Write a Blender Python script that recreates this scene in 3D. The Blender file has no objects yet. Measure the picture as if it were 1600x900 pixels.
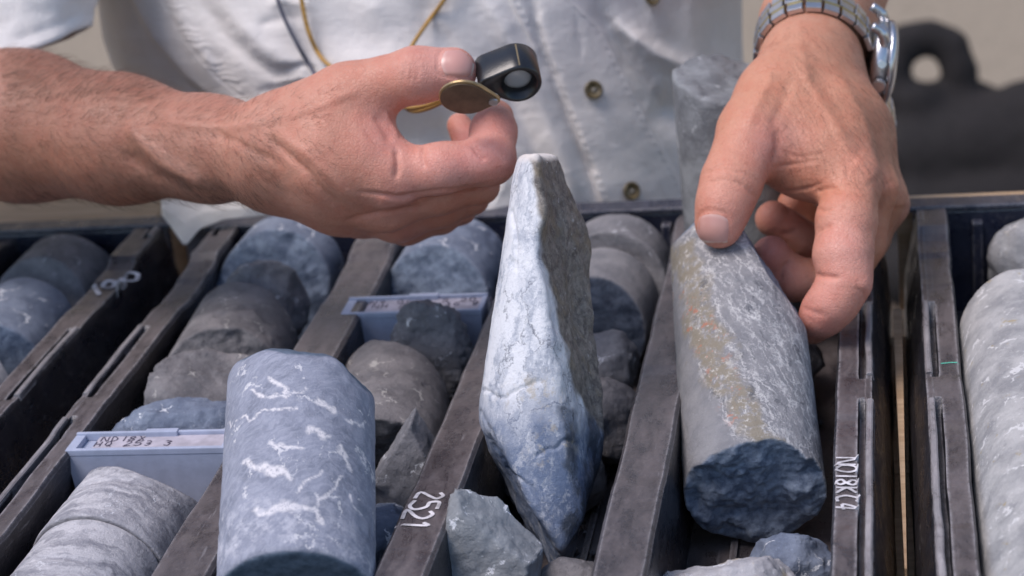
import bpy, bmesh, math, random
import numpy as np
from mathutils import Matrix, Vector
from mathutils.bvhtree import BVHTree
rnd = random.Random(7)
# ------------------------------------------------------------------ camera frame (millimetres)
F = 3300.0
AX = np.array([18008, 598, 3300.0]); AY = np.array([560, 1342, -3300.0])
AX /= np.linalg.norm(AX); AY -= AX*(AX@AY); AY /= np.linalg.norm(AY); AZ = np.cross(AX, AY)
RW = np.array([AX, AY, AZ])                       # world = RW @ cam
def ray(px, py): return np.array([(px-800)/F, (450-py)/F, -1.0])
CP = -(RW @ (ray(920, 900)*725))
def cam2w(p): return CP + np.asarray(p) @ RW.T
def w2cam(p): return (np.asarray(p)-CP) @ RW
def atd(px, py, d): return CP + RW @ (ray(px, py)*d)
def atz(px, py, z=0.0):
    r = RW @ ray(px, py); return CP + r*((z-CP[2])/r[2])
def aty(px, py, y):
    r = RW @ ray(px, py); return CP + r*((y-CP[1])/r[1])
def topx(w):
    c = w2cam(w); return np.stack([800+F*c[..., 0]/-c[..., 2], 450-F*c[..., 1]/-c[..., 2], -c[..., 2]], -1)
def PC(px, py, d): return ray(px, py)*d
# ------------------------------------------------------------------ camera, world, sun, exposure
sc = bpy.context.scene; COL = sc.collection
cam = bpy.data.cameras.new('camera'); co = bpy.data.objects.new('camera', cam); COL.objects.link(co); sc.camera = co
cam.sensor_width = 36; cam.lens = F*36/1600; cam.clip_start = 0.05; cam.clip_end = 100
M = Matrix([list(RW[0])+[CP[0]/1000], list(RW[1])+[CP[1]/1000], list(RW[2])+[CP[2]/1000], [0, 0, 0, 1]]); co.matrix_world = M
cam.dof.use_dof = True; cam.dof.focus_distance = 0.805; cam.dof.aperture_fstop = 11.0; cam.dof.aperture_blades = 9
w = bpy.data.worlds.new('World'); sc.world = w; w.use_nodes = True
nt = w.node_tree; sky = nt.nodes.new('ShaderNodeTexSky'); sky.sky_type = 'NISHITA'; sky.sun_disc = False
SUN_EL, SUN_AZ = math.radians(63), math.radians(-145)     # azimuth: direction towards the sun, from +X counter-clockwise
sky.sun_elevation = SUN_EL; sky.sun_rotation = math.pi/2-SUN_AZ
nt.links.new(sky.outputs[0], nt.nodes['Background'].inputs[0]); nt.nodes['Background'].inputs[1].default_value = 0.13
sl = bpy.data.lights.new('sun', 'SUN'); sl.energy = 2.1; sl.angle = math.radians(30); sl.color = (1.0, 0.90, 0.86)
so = bpy.data.objects.new('sun', sl); COL.objects.link(so)
sd = Vector((math.cos(SUN_EL)*math.cos(SUN_AZ), math.cos(SUN_EL)*math.sin(SUN_AZ), math.sin(SUN_EL)))
so.rotation_euler = (sd).to_track_quat('Z', 'Y').to_euler()
sc.view_settings.view_transform = 'Standard'; sc.view_settings.look = 'None'; sc.view_settings.gamma = 1
sc.view_settings.exposure = 0.52
# ------------------------------------------------------------------ numpy noise
_rs = np.random.RandomState(3); _T = _rs.rand(64, 64, 64).astype(np.float32)*2-1
NOISE = [True]
def vnoise(p):
    p = p.astype(np.float32); i = np.floor(p); f = p-i; i = i.astype(np.int32); f = f*f*(3-2*f); i &= 63; j = (i+1) & 63
    x0, y0, z0 = i[..., 0], i[..., 1], i[..., 2]; x1, y1, z1 = j[..., 0], j[..., 1], j[..., 2]
    fx, fy, fz = f[..., 0], f[..., 1], f[..., 2]
    a = _T[x0, y0, z0]*(1-fx)+_T[x1, y0, z0]*fx; b = _T[x0, y1, z0]*(1-fx)+_T[x1, y1, z0]*fx
    c = _T[x0, y0, z1]*(1-fx)+_T[x1, y0, z1]*fx; d = _T[x0, y1, z1]*(1-fx)+_T[x1, y1, z1]*fx
    return (a*(1-fy)+b*fy)*(1-fz)+(c*(1-fy)+d*fy)*fz
def fbm(p, s, octv=4, seed=0.0, ridged=False):
    if not NOISE[0]: return np.zeros(np.shape(p)[:-1], np.float32)
    o = 0; a = 1.0; t = 0
    for k in range(octv):
        n = vnoise(p/s*(2.03**k)+seed+k*17.3)
        if ridged: n = 1-2*np.abs(n)
        o = o+a*n; t += a; a *= 0.5
    return o/t
# ------------------------------------------------------------------ surface nets
def surfnet(D, org, h):
    s = D < 0
    c = np.zeros(tuple(n-1 for n in D.shape), np.int8)
    for dx in (0, 1):
        for dy in (0, 1):
            for dz in (0, 1):
                c += s[dx:dx+c.shape[0], dy:dy+c.shape[1], dz:dz+c.shape[2]]
    I, J, K = np.nonzero((c > 0) & (c < 8)); n = len(I)
    idx = np.full(c.shape, -1, np.int64); idx[I, J, K] = np.arange(n)
    acc = np.zeros((n, 3)); cnt = np.zeros(n)
    cs = [(a, b, d) for a in (0, 1) for b in (0, 1) for d in (0, 1)]
    for a in cs:
        for ax in range(3):
            if a[ax]: continue
            b = list(a); b[ax] = 1
            va = D[I+a[0], J+a[1], K+a[2]]; vb = D[I+b[0], J+b[1], K+b[2]]
            m = (va < 0) != (vb < 0); t = np.where(m, va/np.where(m, va-vb, 1), 0)
            p = np.array(a, float)[None, :].repeat(n, 0); p[:, ax] = t
            acc += p*m[:, None]; cnt += m
    V = (np.stack([I, J, K], 1)+acc/cnt[:, None])*h+org
    Q = []
    for ax in range(3):
        u, v = [(1, 2), (2, 0), (0, 1)][ax]
        sl0 = [slice(None)]*3; sl1 = [slice(None)]*3; sl0[ax] = slice(0, -1); sl1[ax] = slice(1, None)
        e = s[tuple(sl0)] != s[tuple(sl1)]; ii = np.stack(np.nonzero(e), 1)
        ii = ii[(ii[:, u] > 0) & (ii[:, v] > 0) & (ii[:, u] < D.shape[u]-1) & (ii[:, v] < D.shape[v]-1)]
        ins = s[ii[:, 0], ii[:, 1], ii[:, 2]]
        def g(du, dv):
            q = ii.copy(); q[:, u] += du; q[:, v] += dv; return idx[q[:, 0], q[:, 1], q[:, 2]]
        q = np.stack([g(-1, -1), g(0, -1), g(0, 0), g(-1, 0)], 1)
        q[~ins] = q[~ins][:, ::-1]; Q.append(q)
    return V, np.concatenate(Q)
def vnormals(V, Q):
    n = np.cross(V[Q[:, 2]]-V[Q[:, 0]], V[Q[:, 3]]-V[Q[:, 1]]); o = np.zeros_like(V)
    for k in range(4):
        for a in range(3): o[:, a] += np.bincount(Q[:, k], n[:, a], len(V))
    return o/np.maximum(np.linalg.norm(o, axis=1, keepdims=True), 1e-9)
def smooth(V, Q, it=1, lam=0.5):
    for _ in range(it):
        acc = np.zeros_like(V); cnt = np.zeros(len(V))
        for k in range(4):
            a, b = Q[:, k], Q[:, (k+1) % 4]
            for x in range(3): acc[:, x] += np.bincount(a, V[b, x], len(V))+np.bincount(b, V[a, x], len(V))
            cnt += np.bincount(a, minlength=len(V))+np.bincount(b, minlength=len(V))
        V = V+lam*(acc/np.maximum(cnt, 1)[:, None]-V)
    return V
# ------------------------------------------------------------------ object helpers (mm in, metres out)
def tag(o, label=None, cat=None, group=None, kind=None):
    if label: o['label'] = label
    if cat: o['category'] = cat
    if group: o['group'] = group
    if kind: o['kind'] = kind
    return o
def empty(name, loc=(0, 0, 0), mat=None):
    o = bpy.data.objects.new(name, None); COL.objects.link(o); o.empty_display_size = 0.01
    if mat is not None: o.matrix_world = mat
    else: o.location = [v/1000 for v in loc]
    return o
def link(name, me, mat, parent=None, matrix=None):
    o = bpy.data.objects.new(name, me); COL.objects.link(o)
    if mat: me.materials.append(mat)
    if parent: o.parent = parent
    if matrix is not None: o.matrix_basis = matrix
    return o
def qmesh(name, V, Q, shade=True, attrs=None):
    me = bpy.data.meshes.new(name); V = np.asarray(V, np.float32)/1000; Q = np.asarray(Q, np.int32); k = Q.shape[1]
    me.vertices.add(len(V)); me.vertices.foreach_set('co', V.ravel())
    me.loops.add(len(Q)*k); me.loops.foreach_set('vertex_index', Q.ravel())
    me.polygons.add(len(Q)); me.polygons.foreach_set('loop_start', np.arange(0, len(Q)*k, k, dtype=np.int32))
    me.polygons.foreach_set('use_smooth', np.full(len(Q), shade))
    me.update(calc_edges=True)
    for n, v in (attrs or {}).items():
        if v.ndim == 1:
            a = me.attributes.new(n, 'FLOAT', 'POINT'); a.data.foreach_set('value', v.astype(np.float32))
        else:
            a = me.attributes.new(n, 'FLOAT_COLOR', 'POINT'); a.data.foreach_set('color', np.concatenate([v, np.ones((len(v), 1))], 1).astype(np.float32).ravel())
    return me
def bmobj(name, bm, mat, parent=None, matrix=None, smooth_=False, bev=0, seg=2):
    if bev: bmesh.ops.bevel(bm, geom=[e for e in bm.edges if len(e.link_faces) == 2 and e.calc_face_angle(0) > 0.5], offset=bev, segments=seg, affect='EDGES', profile=0.6)
    for v in bm.verts: v.co /= 1000
    bmesh.ops.recalc_face_normals(bm, faces=bm.faces[:])
    me = bpy.data.meshes.new(name); bm.to_mesh(me); bm.free()
    if smooth_:
        for p in me.polygons: p.use_smooth = True
    return link(name, me, mat, parent, matrix)
def box(bm, x0, x1, y0, y1, z0, z1):
    r = bmesh.ops.create_cube(bm, size=1)
    for v in r['verts']: v.co = ((x0+x1)/2+v.co.x*(x1-x0), (y0+y1)/2+v.co.y*(y1-y0), (z0+z1)/2+v.co.z*(z1-z0))
def frame(org, x, y, z):
    m = Matrix.Identity(4)
    for i in range(3):
        m[i][0], m[i][1], m[i][2], m[i][3] = x[i], y[i], z[i], org[i]/1000
    return m
def nrm(v): v = np.asarray(v, float); return v/np.linalg.norm(v)
def tube(bm, pts, r, seg=8, closed=False):
    pts = [np.asarray(p, float) for p in pts]; n = len(pts); rings = []; up = np.array([0.3, 0.2, 1.0])
    for i, p in enumerate(pts):
        a = pts[(i-1) % n] if (closed or i) else p; b = pts[(i+1) % n] if (closed or i < n-1) else p
        t = nrm(b-a); u = nrm(np.cross(t, up)); v = np.cross(t, u); rr = r[i] if hasattr(r, '__len__') else r
        rings.append([bm.verts.new(p+rr*(math.cos(k*2*math.pi/seg)*u+math.sin(k*2*math.pi/seg)*v)) for k in range(seg)])
    for i in range(n if closed else n-1):
        A, B = rings[i], rings[(i+1) % n]
        for k in range(seg): bm.faces.new((A[k], A[(k+1) % seg], B[(k+1) % seg], B[k]))
    if not closed: bm.faces.new(rings[0]); bm.faces.new(rings[-1])
def spline(pts, n=8):
    P = [np.asarray(p, float) for p in pts]; P = [2*P[0]-P[1]]+P+[2*P[-1]-P[-2]]; o = []
    for i in range(1, len(P)-2):
        for k in range(n):
            t = k/n; o.append(0.5*((2*P[i])+(-P[i-1]+P[i+1])*t+(2*P[i-1]-5*P[i]+4*P[i+1]-P[i+2])*t*t+(-P[i-1]+3*P[i]-3*P[i+1]+P[i+2])*t**3))
    return o+[P[-2]]
# ------------------------------------------------------------------ node helper
class NT:
    def __init__(s, name):
        s.m = bpy.data.materials.new(name); s.m.use_nodes = True; s.t = s.m.node_tree; s.b = s.t.nodes['Principled BSDF']
        s.tc = s.t.nodes.new('ShaderNodeTexCoord').outputs['Object']
    def set(s, n, k, v):
        i = n.inputs[k]
        if isinstance(v, bpy.types.NodeSocket): s.t.links.new(v, i)
        else: i.default_value = tuple(v)+((1,) if len(v) == 3 and i.type == 'RGBA' else ()) if hasattr(v, '__len__') else v
    def map(s, scale=(1, 1, 1), rot=(0, 0, 0), vec=None):
        n = s.t.nodes.new('ShaderNodeMapping'); s.set(n, 0, vec or s.tc); n.inputs['Scale'].default_value = scale; n.inputs['Rotation'].default_value = rot; return n.outputs[0]
    def noise(s, mm, det=6, rough=0.6, vec=None, dist=0.0, col=False):
        n = s.t.nodes.new('ShaderNodeTexNoise'); s.set(n, 'Vector', vec or s.tc); n.inputs['Scale'].default_value = 1000/mm; n.inputs['Detail'].default_value = det
        n.inputs['Roughness'].default_value = rough; n.inputs['Distortion'].default_value = dist; return n.outputs['Color' if col else 'Fac']
    def voro(s, mm, feat='DISTANCE_TO_EDGE', vec=None, rand=1.0):
        n = s.t.nodes.new('ShaderNodeTexVoronoi'); n.feature = feat; s.set(n, 'Vector', vec or s.tc); n.inputs['Scale'].default_value = 1000/mm
        n.inputs['Randomness'].default_value = rand; return n.outputs[0]
    def wave(s, mm, dist=4, vec=None, det=3):
        n = s.t.nodes.new('ShaderNodeTexWave'); s.set(n, 'Vector', vec or s.tc); n.inputs['Scale'].default_value = 1000/mm/6.28*3; n.inputs['Distortion'].default_value = dist
        n.inputs['Detail'].default_value = det; return n.outputs['Fac']
    def ramp(s, f, a, b, ca=0.0, cb=1.0):
        n = s.t.nodes.new('ShaderNodeMapRange'); s.set(n, 0, f); n.inputs[1].default_value = a; n.inputs[2].default_value = b; n.inputs[3].default_value = ca; n.inputs[4].default_value = cb
        n.interpolation_type = 'SMOOTHSTEP'; return n.outputs[0]
    def mix(s, f, a, b, mode='MIX'):
        n = s.t.nodes.new('ShaderNodeMix'); n.data_type = 'RGBA'; n.blend_type = mode; s.set(n, 0, f)
        s.set(n, 6, a); s.set(n, 7, b); return n.outputs[2]
    def math(s, op, a, b=0.0):
        n = s.t.nodes.new('ShaderNodeMath'); n.operation = op; s.set(n, 0, a); s.set(n, 1, b); return n.outputs[0]
    def vadd(s, a, b, k):
        n = s.t.nodes.new('ShaderNodeVectorMath'); n.operation = 'MULTIPLY_ADD'; s.set(n, 0, b); n.inputs[1].default_value = (k, k, k); s.set(n, 2, a); return n.outputs[0]
    def attr(s, name, col=False):
        n = s.t.nodes.new('ShaderNodeAttribute'); n.attribute_name = name; return n.outputs['Color' if col else 'Fac']
    def bump(s, h, mm, strength=1.0, prev=None):
        n = s.t.nodes.new('ShaderNodeBump'); s.set(n, 'Height', h); n.inputs['Distance'].default_value = mm/1000; n.inputs['Strength'].default_value = strength
        if prev: s.set(n, 'Normal', prev)
        return n.outputs[0]
    def out(s, col, rough=0.6, normal=None, **kw):
        s.set(s.b, 'Base Color', col); s.set(s.b, 'Roughness', rough)
        if normal: s.set(s.b, 'Normal', normal)
        for k, v in kw.items(): s.set(s.b, k.replace('_', ' '), v)
        return s.m
def plain(name, col, rough=0.5, mm=0.6, amt=0.12, **kw):
    n = NT(name); f = n.noise(8); c = n.mix(n.ramp(f, .3, .7), [v*(1-amt) for v in col], [min(1, v*(1+amt)) for v in col])
    return n.out(c, rough, n.bump(n.noise(mm), 0.08), **kw)
# --- rock: mottled ground, mineral grains, optional veins, masks from the mesh
def rockmat(name, a, b, dark=(.05, .055, .07), veins=0.0, vcol=(.75, .76, .8), scale=1.0, streak=None, cutcol=None, cut_dark=None, extra=None, bump=1.0, rough=0.62):
    n = NT(name); vec = n.tc
    if streak: vec = n.map(*streak)
    wv = n.vadd(vec, n.noise(14*scale, col=True, vec=vec), 0.012*scale)
    f = n.noise(16*scale, 9, .65, vec=wv); g = n.noise(1.6, 4, .7)
    c = n.mix(n.ramp(f, .32, .68), a, b)
    c = n.mix(n.ramp(g, .58, .75, 0, .45), c, [min(1, v*1.7) for v in b])
    c = n.mix(n.ramp(n.noise(2.6, 5, .75, vec=wv), .6, .74, 0, .55), c, dark)
    if veins > 0:
        e = n.voro(17*scale, vec=n.vadd(vec, n.noise(9*scale, 5, .7, col=True), 0.016*scale))
        k = n.noise(11*scale, 4, .7)
        th = n.ramp(k, .48, .72, 0.0, .11*veins)
        vm = n.math('MULTIPLY', n.ramp(n.math('SUBTRACT', th, e), -0.004, .02), 0.95)
        fine = n.math('MULTIPLY', n.ramp(n.voro(7*scale, vec=n.vadd(vec, n.noise(5, 5, .7, col=True), .01)), .035, 0.0), n.ramp(n.noise(20, 3), .45, .62, 0, .4*veins))
        c = n.mix(fine, c, [v*.8 for v in vcol]); c = n.mix(vm, c, vcol)
    if extra: c = extra(n, c)
    if cutcol:
        cc = n.mix(n.ramp(n.noise(5, 8, .7), .35, .65), cutcol[0], cutcol[1])
        c = n.mix(n.attr('cut'), c, cc)
    hb = n.math('ADD', n.math('MULTIPLY', n.noise(3.2, 8, .72, vec=wv), 0.7), n.math('MULTIPLY', n.noise(.9, 4, .7), 0.3))
    nm = n.bump(n.math('ADD', n.math('MULTIPLY', n.voro(2.4, 'F1', vec=n.vadd(n.tc, n.noise(3, 5, .7, col=True), .003)), .5), n.noise(.8, 5, .8)), .38*bump, .7, n.bump(hb, 1.1*bump, 0.85))
    return n.out(c, n.ramp(g, .3, .7, rough-.1, rough+.12), nm, Specular_IOR_Level=0.35)
# ------------------------------------------------------------------ rock builder
def perp(ax):
    x = nrm(np.cross(ax, [0.0, 0.1, 1.0])); return x, np.cross(ax, x)
def pxdist(px, poly):
    d = np.full(len(px), 1e9); tt = np.zeros(len(px)); n = len(poly)-1
    for i in range(n):
        a, b = np.array(poly[i], float), np.array(poly[i+1], float); ab = b-a
        t = np.clip(((px-a)@ab)/(ab@ab), 0, 1); e = np.linalg.norm(px-a-t[:, None]*ab, axis=1)
        m = e < d; d[m] = e[m]; tt[m] = (i+t[m])/n
    return d, tt
def rock(name, label, cat, sdf, org, lo, hi, h, mat, axes=None, group=None, masks=None, cut=None, parent=None, sm=0):
    """sdf(p) in a local frame (mm); org + axes place it in the world."""
    ax = axes if axes is not None else np.eye(3)
    xs = [np.arange(lo[i], hi[i]+h, h, dtype=np.float32) for i in range(3)]
    G = np.stack(np.meshgrid(*xs, indexing='ij'), -1)
    NOISE[0] = False; D = sdf(G).astype(np.float32); NOISE[0] = True
    mk_ = np.abs(D) < 5.5; D[mk_] = sdf(G[mk_])
    V, Q = surfnet(D, np.array(lo, float), h)
    if sm: V = smooth(V, Q, sm)
    W = V@np.array(ax)+org; at = {}
    if cut: at['cut'] = cut(V)
    if masks:
        for k, fn in masks.items(): at[k] = fn(V, W)
    me = qmesh(name, V, Q, True, at)
    o = link(name, me, mat, parent, frame(org, *ax)); return tag(o, label, cat, group)
def smax(a, b, k):
    h = np.clip(.5-.5*(b-a)/k, 0, 1); return b*(1-h)+a*h+k*h*(1-h)
def core(name, label, p0, p1, r, mat, ends=(1.5, 1.5), tilt=((0, 0), (0, 0)), cuts=(), h=0.9, amp=.18, seed=0.0, cat='rock core', group=None, masks=None, cracks=(), noise_s=11, dents=0.0, rk=1.0, und=0.0):
    """drill core from p0 to p1 (world mm): round side, broken ends; cuts = (world point, world normal, amp)"""
    p0, p1 = np.array(p0, float), np.array(p1, float); az = nrm(p1-p0); ax, ay = perp(az); A = np.array([ax, ay, az]); L = np.linalg.norm(p1-p0)
    C = [((np.array(p)-p0)@A.T, nrm(np.array(n)@A.T), a) for p, n, a in cuts]
    def parts(G):
        q = np.sqrt(G[..., 0]**2+G[..., 1]**2); nz = fbm(G, 6, 3, seed)
        cyl = q-r-nz*amp-dents*np.maximum(0, fbm(G, 9, 3, seed+4)-.25)*-4
        for zc, dp, wd, sl in cracks:
            zz = G[..., 2]-zc-sl*G[..., 0]-fbm(G, 8, 3, seed+9)*2.5; cyl = cyl+dp*np.exp(-(zz/wd)**2)
        e0 = -G[..., 2]+tilt[0][0]*G[..., 0]+tilt[0][1]*G[..., 1]+ends[0]*(1.2*fbm(G, noise_s, 5, seed+1)+.55*fbm(G, noise_s*1.5, 4, seed+3, True))
        e1 = G[..., 2]-L+tilt[1][0]*G[..., 0]+tilt[1][1]*G[..., 1]+ends[1]*1.6*fbm(G, noise_s, 5, seed+2)
        e0 = e0/math.sqrt(1+tilt[0][0]**2+tilt[0][1]**2); e1 = e1/math.sqrt(1+tilt[1][0]**2+tilt[1][1]**2)
        cs = [(G-p)@n+a*1.6*fbm(G, 13, 5, seed+5)+und*fbm(G, 38, 2, seed+6) for p, n, a in C]
        return cyl, [e0, e1]+cs
    def sdf(G):
        cyl, es = parts(G); D = cyl
        for e in es: D = smax(D, e, rk)
        return D
    def cutf(V):
        cyl, es = parts(V); m = es[0]
        for e in es[1:]: m = np.maximum(m, e)
        return np.clip((m-cyl)/1.2+.3, 0, 1)
    R = r+4
    t0 = r*(abs(tilt[0][0])+abs(tilt[0][1]))+ends[0]*2+3; t1 = r*(abs(tilt[1][0])+abs(tilt[1][1]))+ends[1]*2+3
    mk = None
    if masks: mk = {k: (lambda V, W, fn=fn: fn(V, W, parts(V))) for k, fn in masks.items()}
    return rock(name, label, cat, sdf, p0, (-R, -R, -t0), (R, R, L+t1), h, mat, A, group, mk, cutf)
def chunk(name, label, pos, size, mat, seed, h=0.9, rot=None, planes=9, amp=1.6, cat='rock', flat=.72, group=None, extra=()):
    """broken angular rock: random planes cutting an ellipsoid"""
    rs = np.random.RandomState(seed); N = rs.normal(size=(planes, 3)); N /= np.linalg.norm(N, axis=1, keepdims=True); dd = flat+rs.rand(planes)*.22
    S = np.array(size, float)
    def parts(G):
        U = G/S; el = (np.linalg.norm(U, axis=-1)-1)*S.min(); D = el
        for n, d in zip(N, dd): D = np.maximum(D, (U@n-d)*S.min())
        for n, d in extra: D = np.maximum(D, G@nrm(n)-d)
        return D+amp*(fbm(G, 9, 5, seed*1.7)*1.2+fbm(G, 3.2, 3, seed*.7, True)*.28)
    A = np.eye(3)
    if rot: A = np.array(Matrix.Rotation(rot[2], 3, 'Z')@Matrix.Rotation(rot[1], 3, 'Y')@Matrix.Rotation(rot[0], 3, 'X')).T
    lim = S+3
    return rock(name, label, cat, parts, np.array(pos, float), tuple(-lim), tuple(lim), h, mat, A, group, cut=lambda V: np.zeros(len(V)))
# ================================================================== SETTING
bgm = plain('painted_wall', (.50, .41, .32), .8, 4, .10)
bm = bmesh.new(); box(bm, -6000, 6000, 3300, 3400, -900, 2600); tag(bmobj('back_wall', bm, bgm), kind='structure')
bm = bmesh.new(); box(bm, -6000, 6000, -3000, 3290, -1000, -900); tag(bmobj('ground', bm, plain('concrete_ground', (.22, .20, .18), .9, 5, .2)), kind='structure')
def wood():
    n = NT('table_wood'); v = n.map((1, 14, 14)); f = n.noise(60, 8, .6, vec=v, dist=.6)
    c = n.mix(n.ramp(f, .35, .65), (.50, .33, .19), (.66, .47, .30)); return n.out(c, .55, n.bump(f, .15))
tb = empty('work_table', (0, 100, -57)); tag(tb, 'pale brown wooden table top under the black core trays', 'table')
wd = wood()
for k in range(6):
    bm = bmesh.new(); box(bm, -1300, 1300, -560+k*149.5, -560+k*149.5+148, -25, 0); o = bmobj('plank', bm, wd, tb, bev=1.2); o.location = (0, -.1, 0)
for sx in (-1200, 1200):
    for sy in (-480, 290):
        bm = bmesh.new(); box(bm, sx-35, sx+35, sy-35, sy+35, -842, -25.5); bmobj('leg', bm, wd, tb, bev=3).location = (0, 0, 0)
# ------------------------------------------------------------------ core trays
def plastic(name, top, side, scuff=.72):
    n = NT(name)
    g = n.t.nodes.new('ShaderNodeNewGeometry'); s = n.t.nodes.new('ShaderNodeSeparateXYZ'); n.t.links.new(g.outputs['Normal'], s.inputs[0])
    v = n.map((1, .35, 1)); f = n.noise(9, 9, .7, vec=v, dist=.4); d = n.noise(26, 6, .6)
    c = n.mix(n.ramp(d, .35, .65), side, [x*1.5 for x in side])
    dust = n.math('MULTIPLY', n.ramp(s.outputs[2], .35, .9), n.ramp(f, .30, .62, .2, 1.0))
    c = n.mix(dust, c, n.mix(n.ramp(n.noise(14, 8, .7, vec=v), .35, .66), top, [x*1.75 for x in top]))
    sv = n.map((1, .09, 1), (0, .0, .35)); sc_ = n.ramp(n.noise(2.4, 3, .6, vec=sv), scuff-.06, scuff, 0, .55)
    c = n.mix(sc_, c, (.20, .19, .20)); wv = n.ramp(n.voro(16, vec=n.vadd(n.tc, n.noise(8, 4, .6, col=True), .02)), .02, 0, 0, .35)
    c = n.mix(wv, c, (.17, .15, .15))
    bv = n.t.nodes.new('ShaderNodeBevel'); bv.samples = 6; bv.inputs['Radius'].default_value = .0024
    dt = n.t.nodes.new('ShaderNodeVectorMath'); dt.operation = 'DOT_PRODUCT'; n.t.links.new(bv.outputs[0], dt.inputs[0]); n.t.links.new(g.outputs['Normal'], dt.inputs[1])
    ew = n.math('MULTIPLY', n.ramp(dt.outputs['Value'], .992, .88), n.ramp(n.noise(6, 7, .8), .36, .56)); c = n.mix(ew, c, (.30, .285, .295))
    c = n.mix(n.math('MULTIPLY', n.ramp(s.outputs[2], .5, .95), n.ramp(n.noise(22, 8, .75), .54, .66, 0, .55)), c, (.115, .102, .10))
    chs = n.ramp(n.noise(1.8, 6, .8, vec=n.map((.3, 1, 1), vec=n.map((1, 1, 1), (0, 0, .5)))), .62, .70, 0, .6); c = n.mix(chs, c, (.24, .225, .225))
    nm = n.bump(n.noise(2.2, 6, .7), .3, .8, n.bump(n.noise(14, 4, .6), 1.2, .5))
    return n.out(c, n.ramp(f, .3, .7, .20, .50), nm, Specular_IOR_Level=.65)
pm = plastic('tray_plastic', (.074, .063, .064), (.012, .012, .017))
pe = plastic('tray_end_plastic', (.035, .036, .05), (.013, .016, .032))
pl_ = plastic('worn_tray_lip', (.22, .205, .21), (.045, .043, .05), .52)
YA, YB = -190, 390
def extr(name, prof, y0, y1, parent, mat, step=9, fn=None, x=0, seed=0, wob=.3):
    """profile (x,z) swept along y, slightly wavy with wear nicks"""
    ys = np.arange(y0, y1+step, step); ys[-1] = y1; m = len(prof); V = []; Q = []
    P = []
    for i in range(m):                                             # refine long profile edges a little
        P.append(prof[i])
    for j, y in enumerate(ys):
        for i, (px_, pz) in enumerate(P):
            q = np.array([[x+px_*.7, y, pz*.5+seed]]); nx, nz = fbm(q, 34, 3, 1.0)[0]*wob*3, fbm(q, 21, 3, 9.0)[0]*wob*2
            dx, dz = fn(y, px_, pz) if fn else (0, 0)
            V.append((x+px_+nx+dx, y, pz+(nz if pz > -20 else 0)+dz))
    V = np.array(V)
    bm = bmesh.new(); vs = [bm.verts.new(v) for v in V]
    for j in range(len(ys)-1):
        for i in range(m): bm.faces.new((vs[j*m+i], vs[j*m+(i+1) % m], vs[(j+1)*m+(i+1) % m], vs[(j+1)*m+i]))
    bm.faces.new(vs[:m]); bm.faces.new(vs[-m:])
    return bmobj(name, bm, mat, parent)
def divfn(steps):
    def fn(y, px_, pz):
        dz = 0
        if pz > -20:
            for (a, b, h) in steps:
                t = min(1, max(0, (y-a)/6))*min(1, max(0, (b-y)/6)); dz += h*t
        return 0, dz
    return fn
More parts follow.
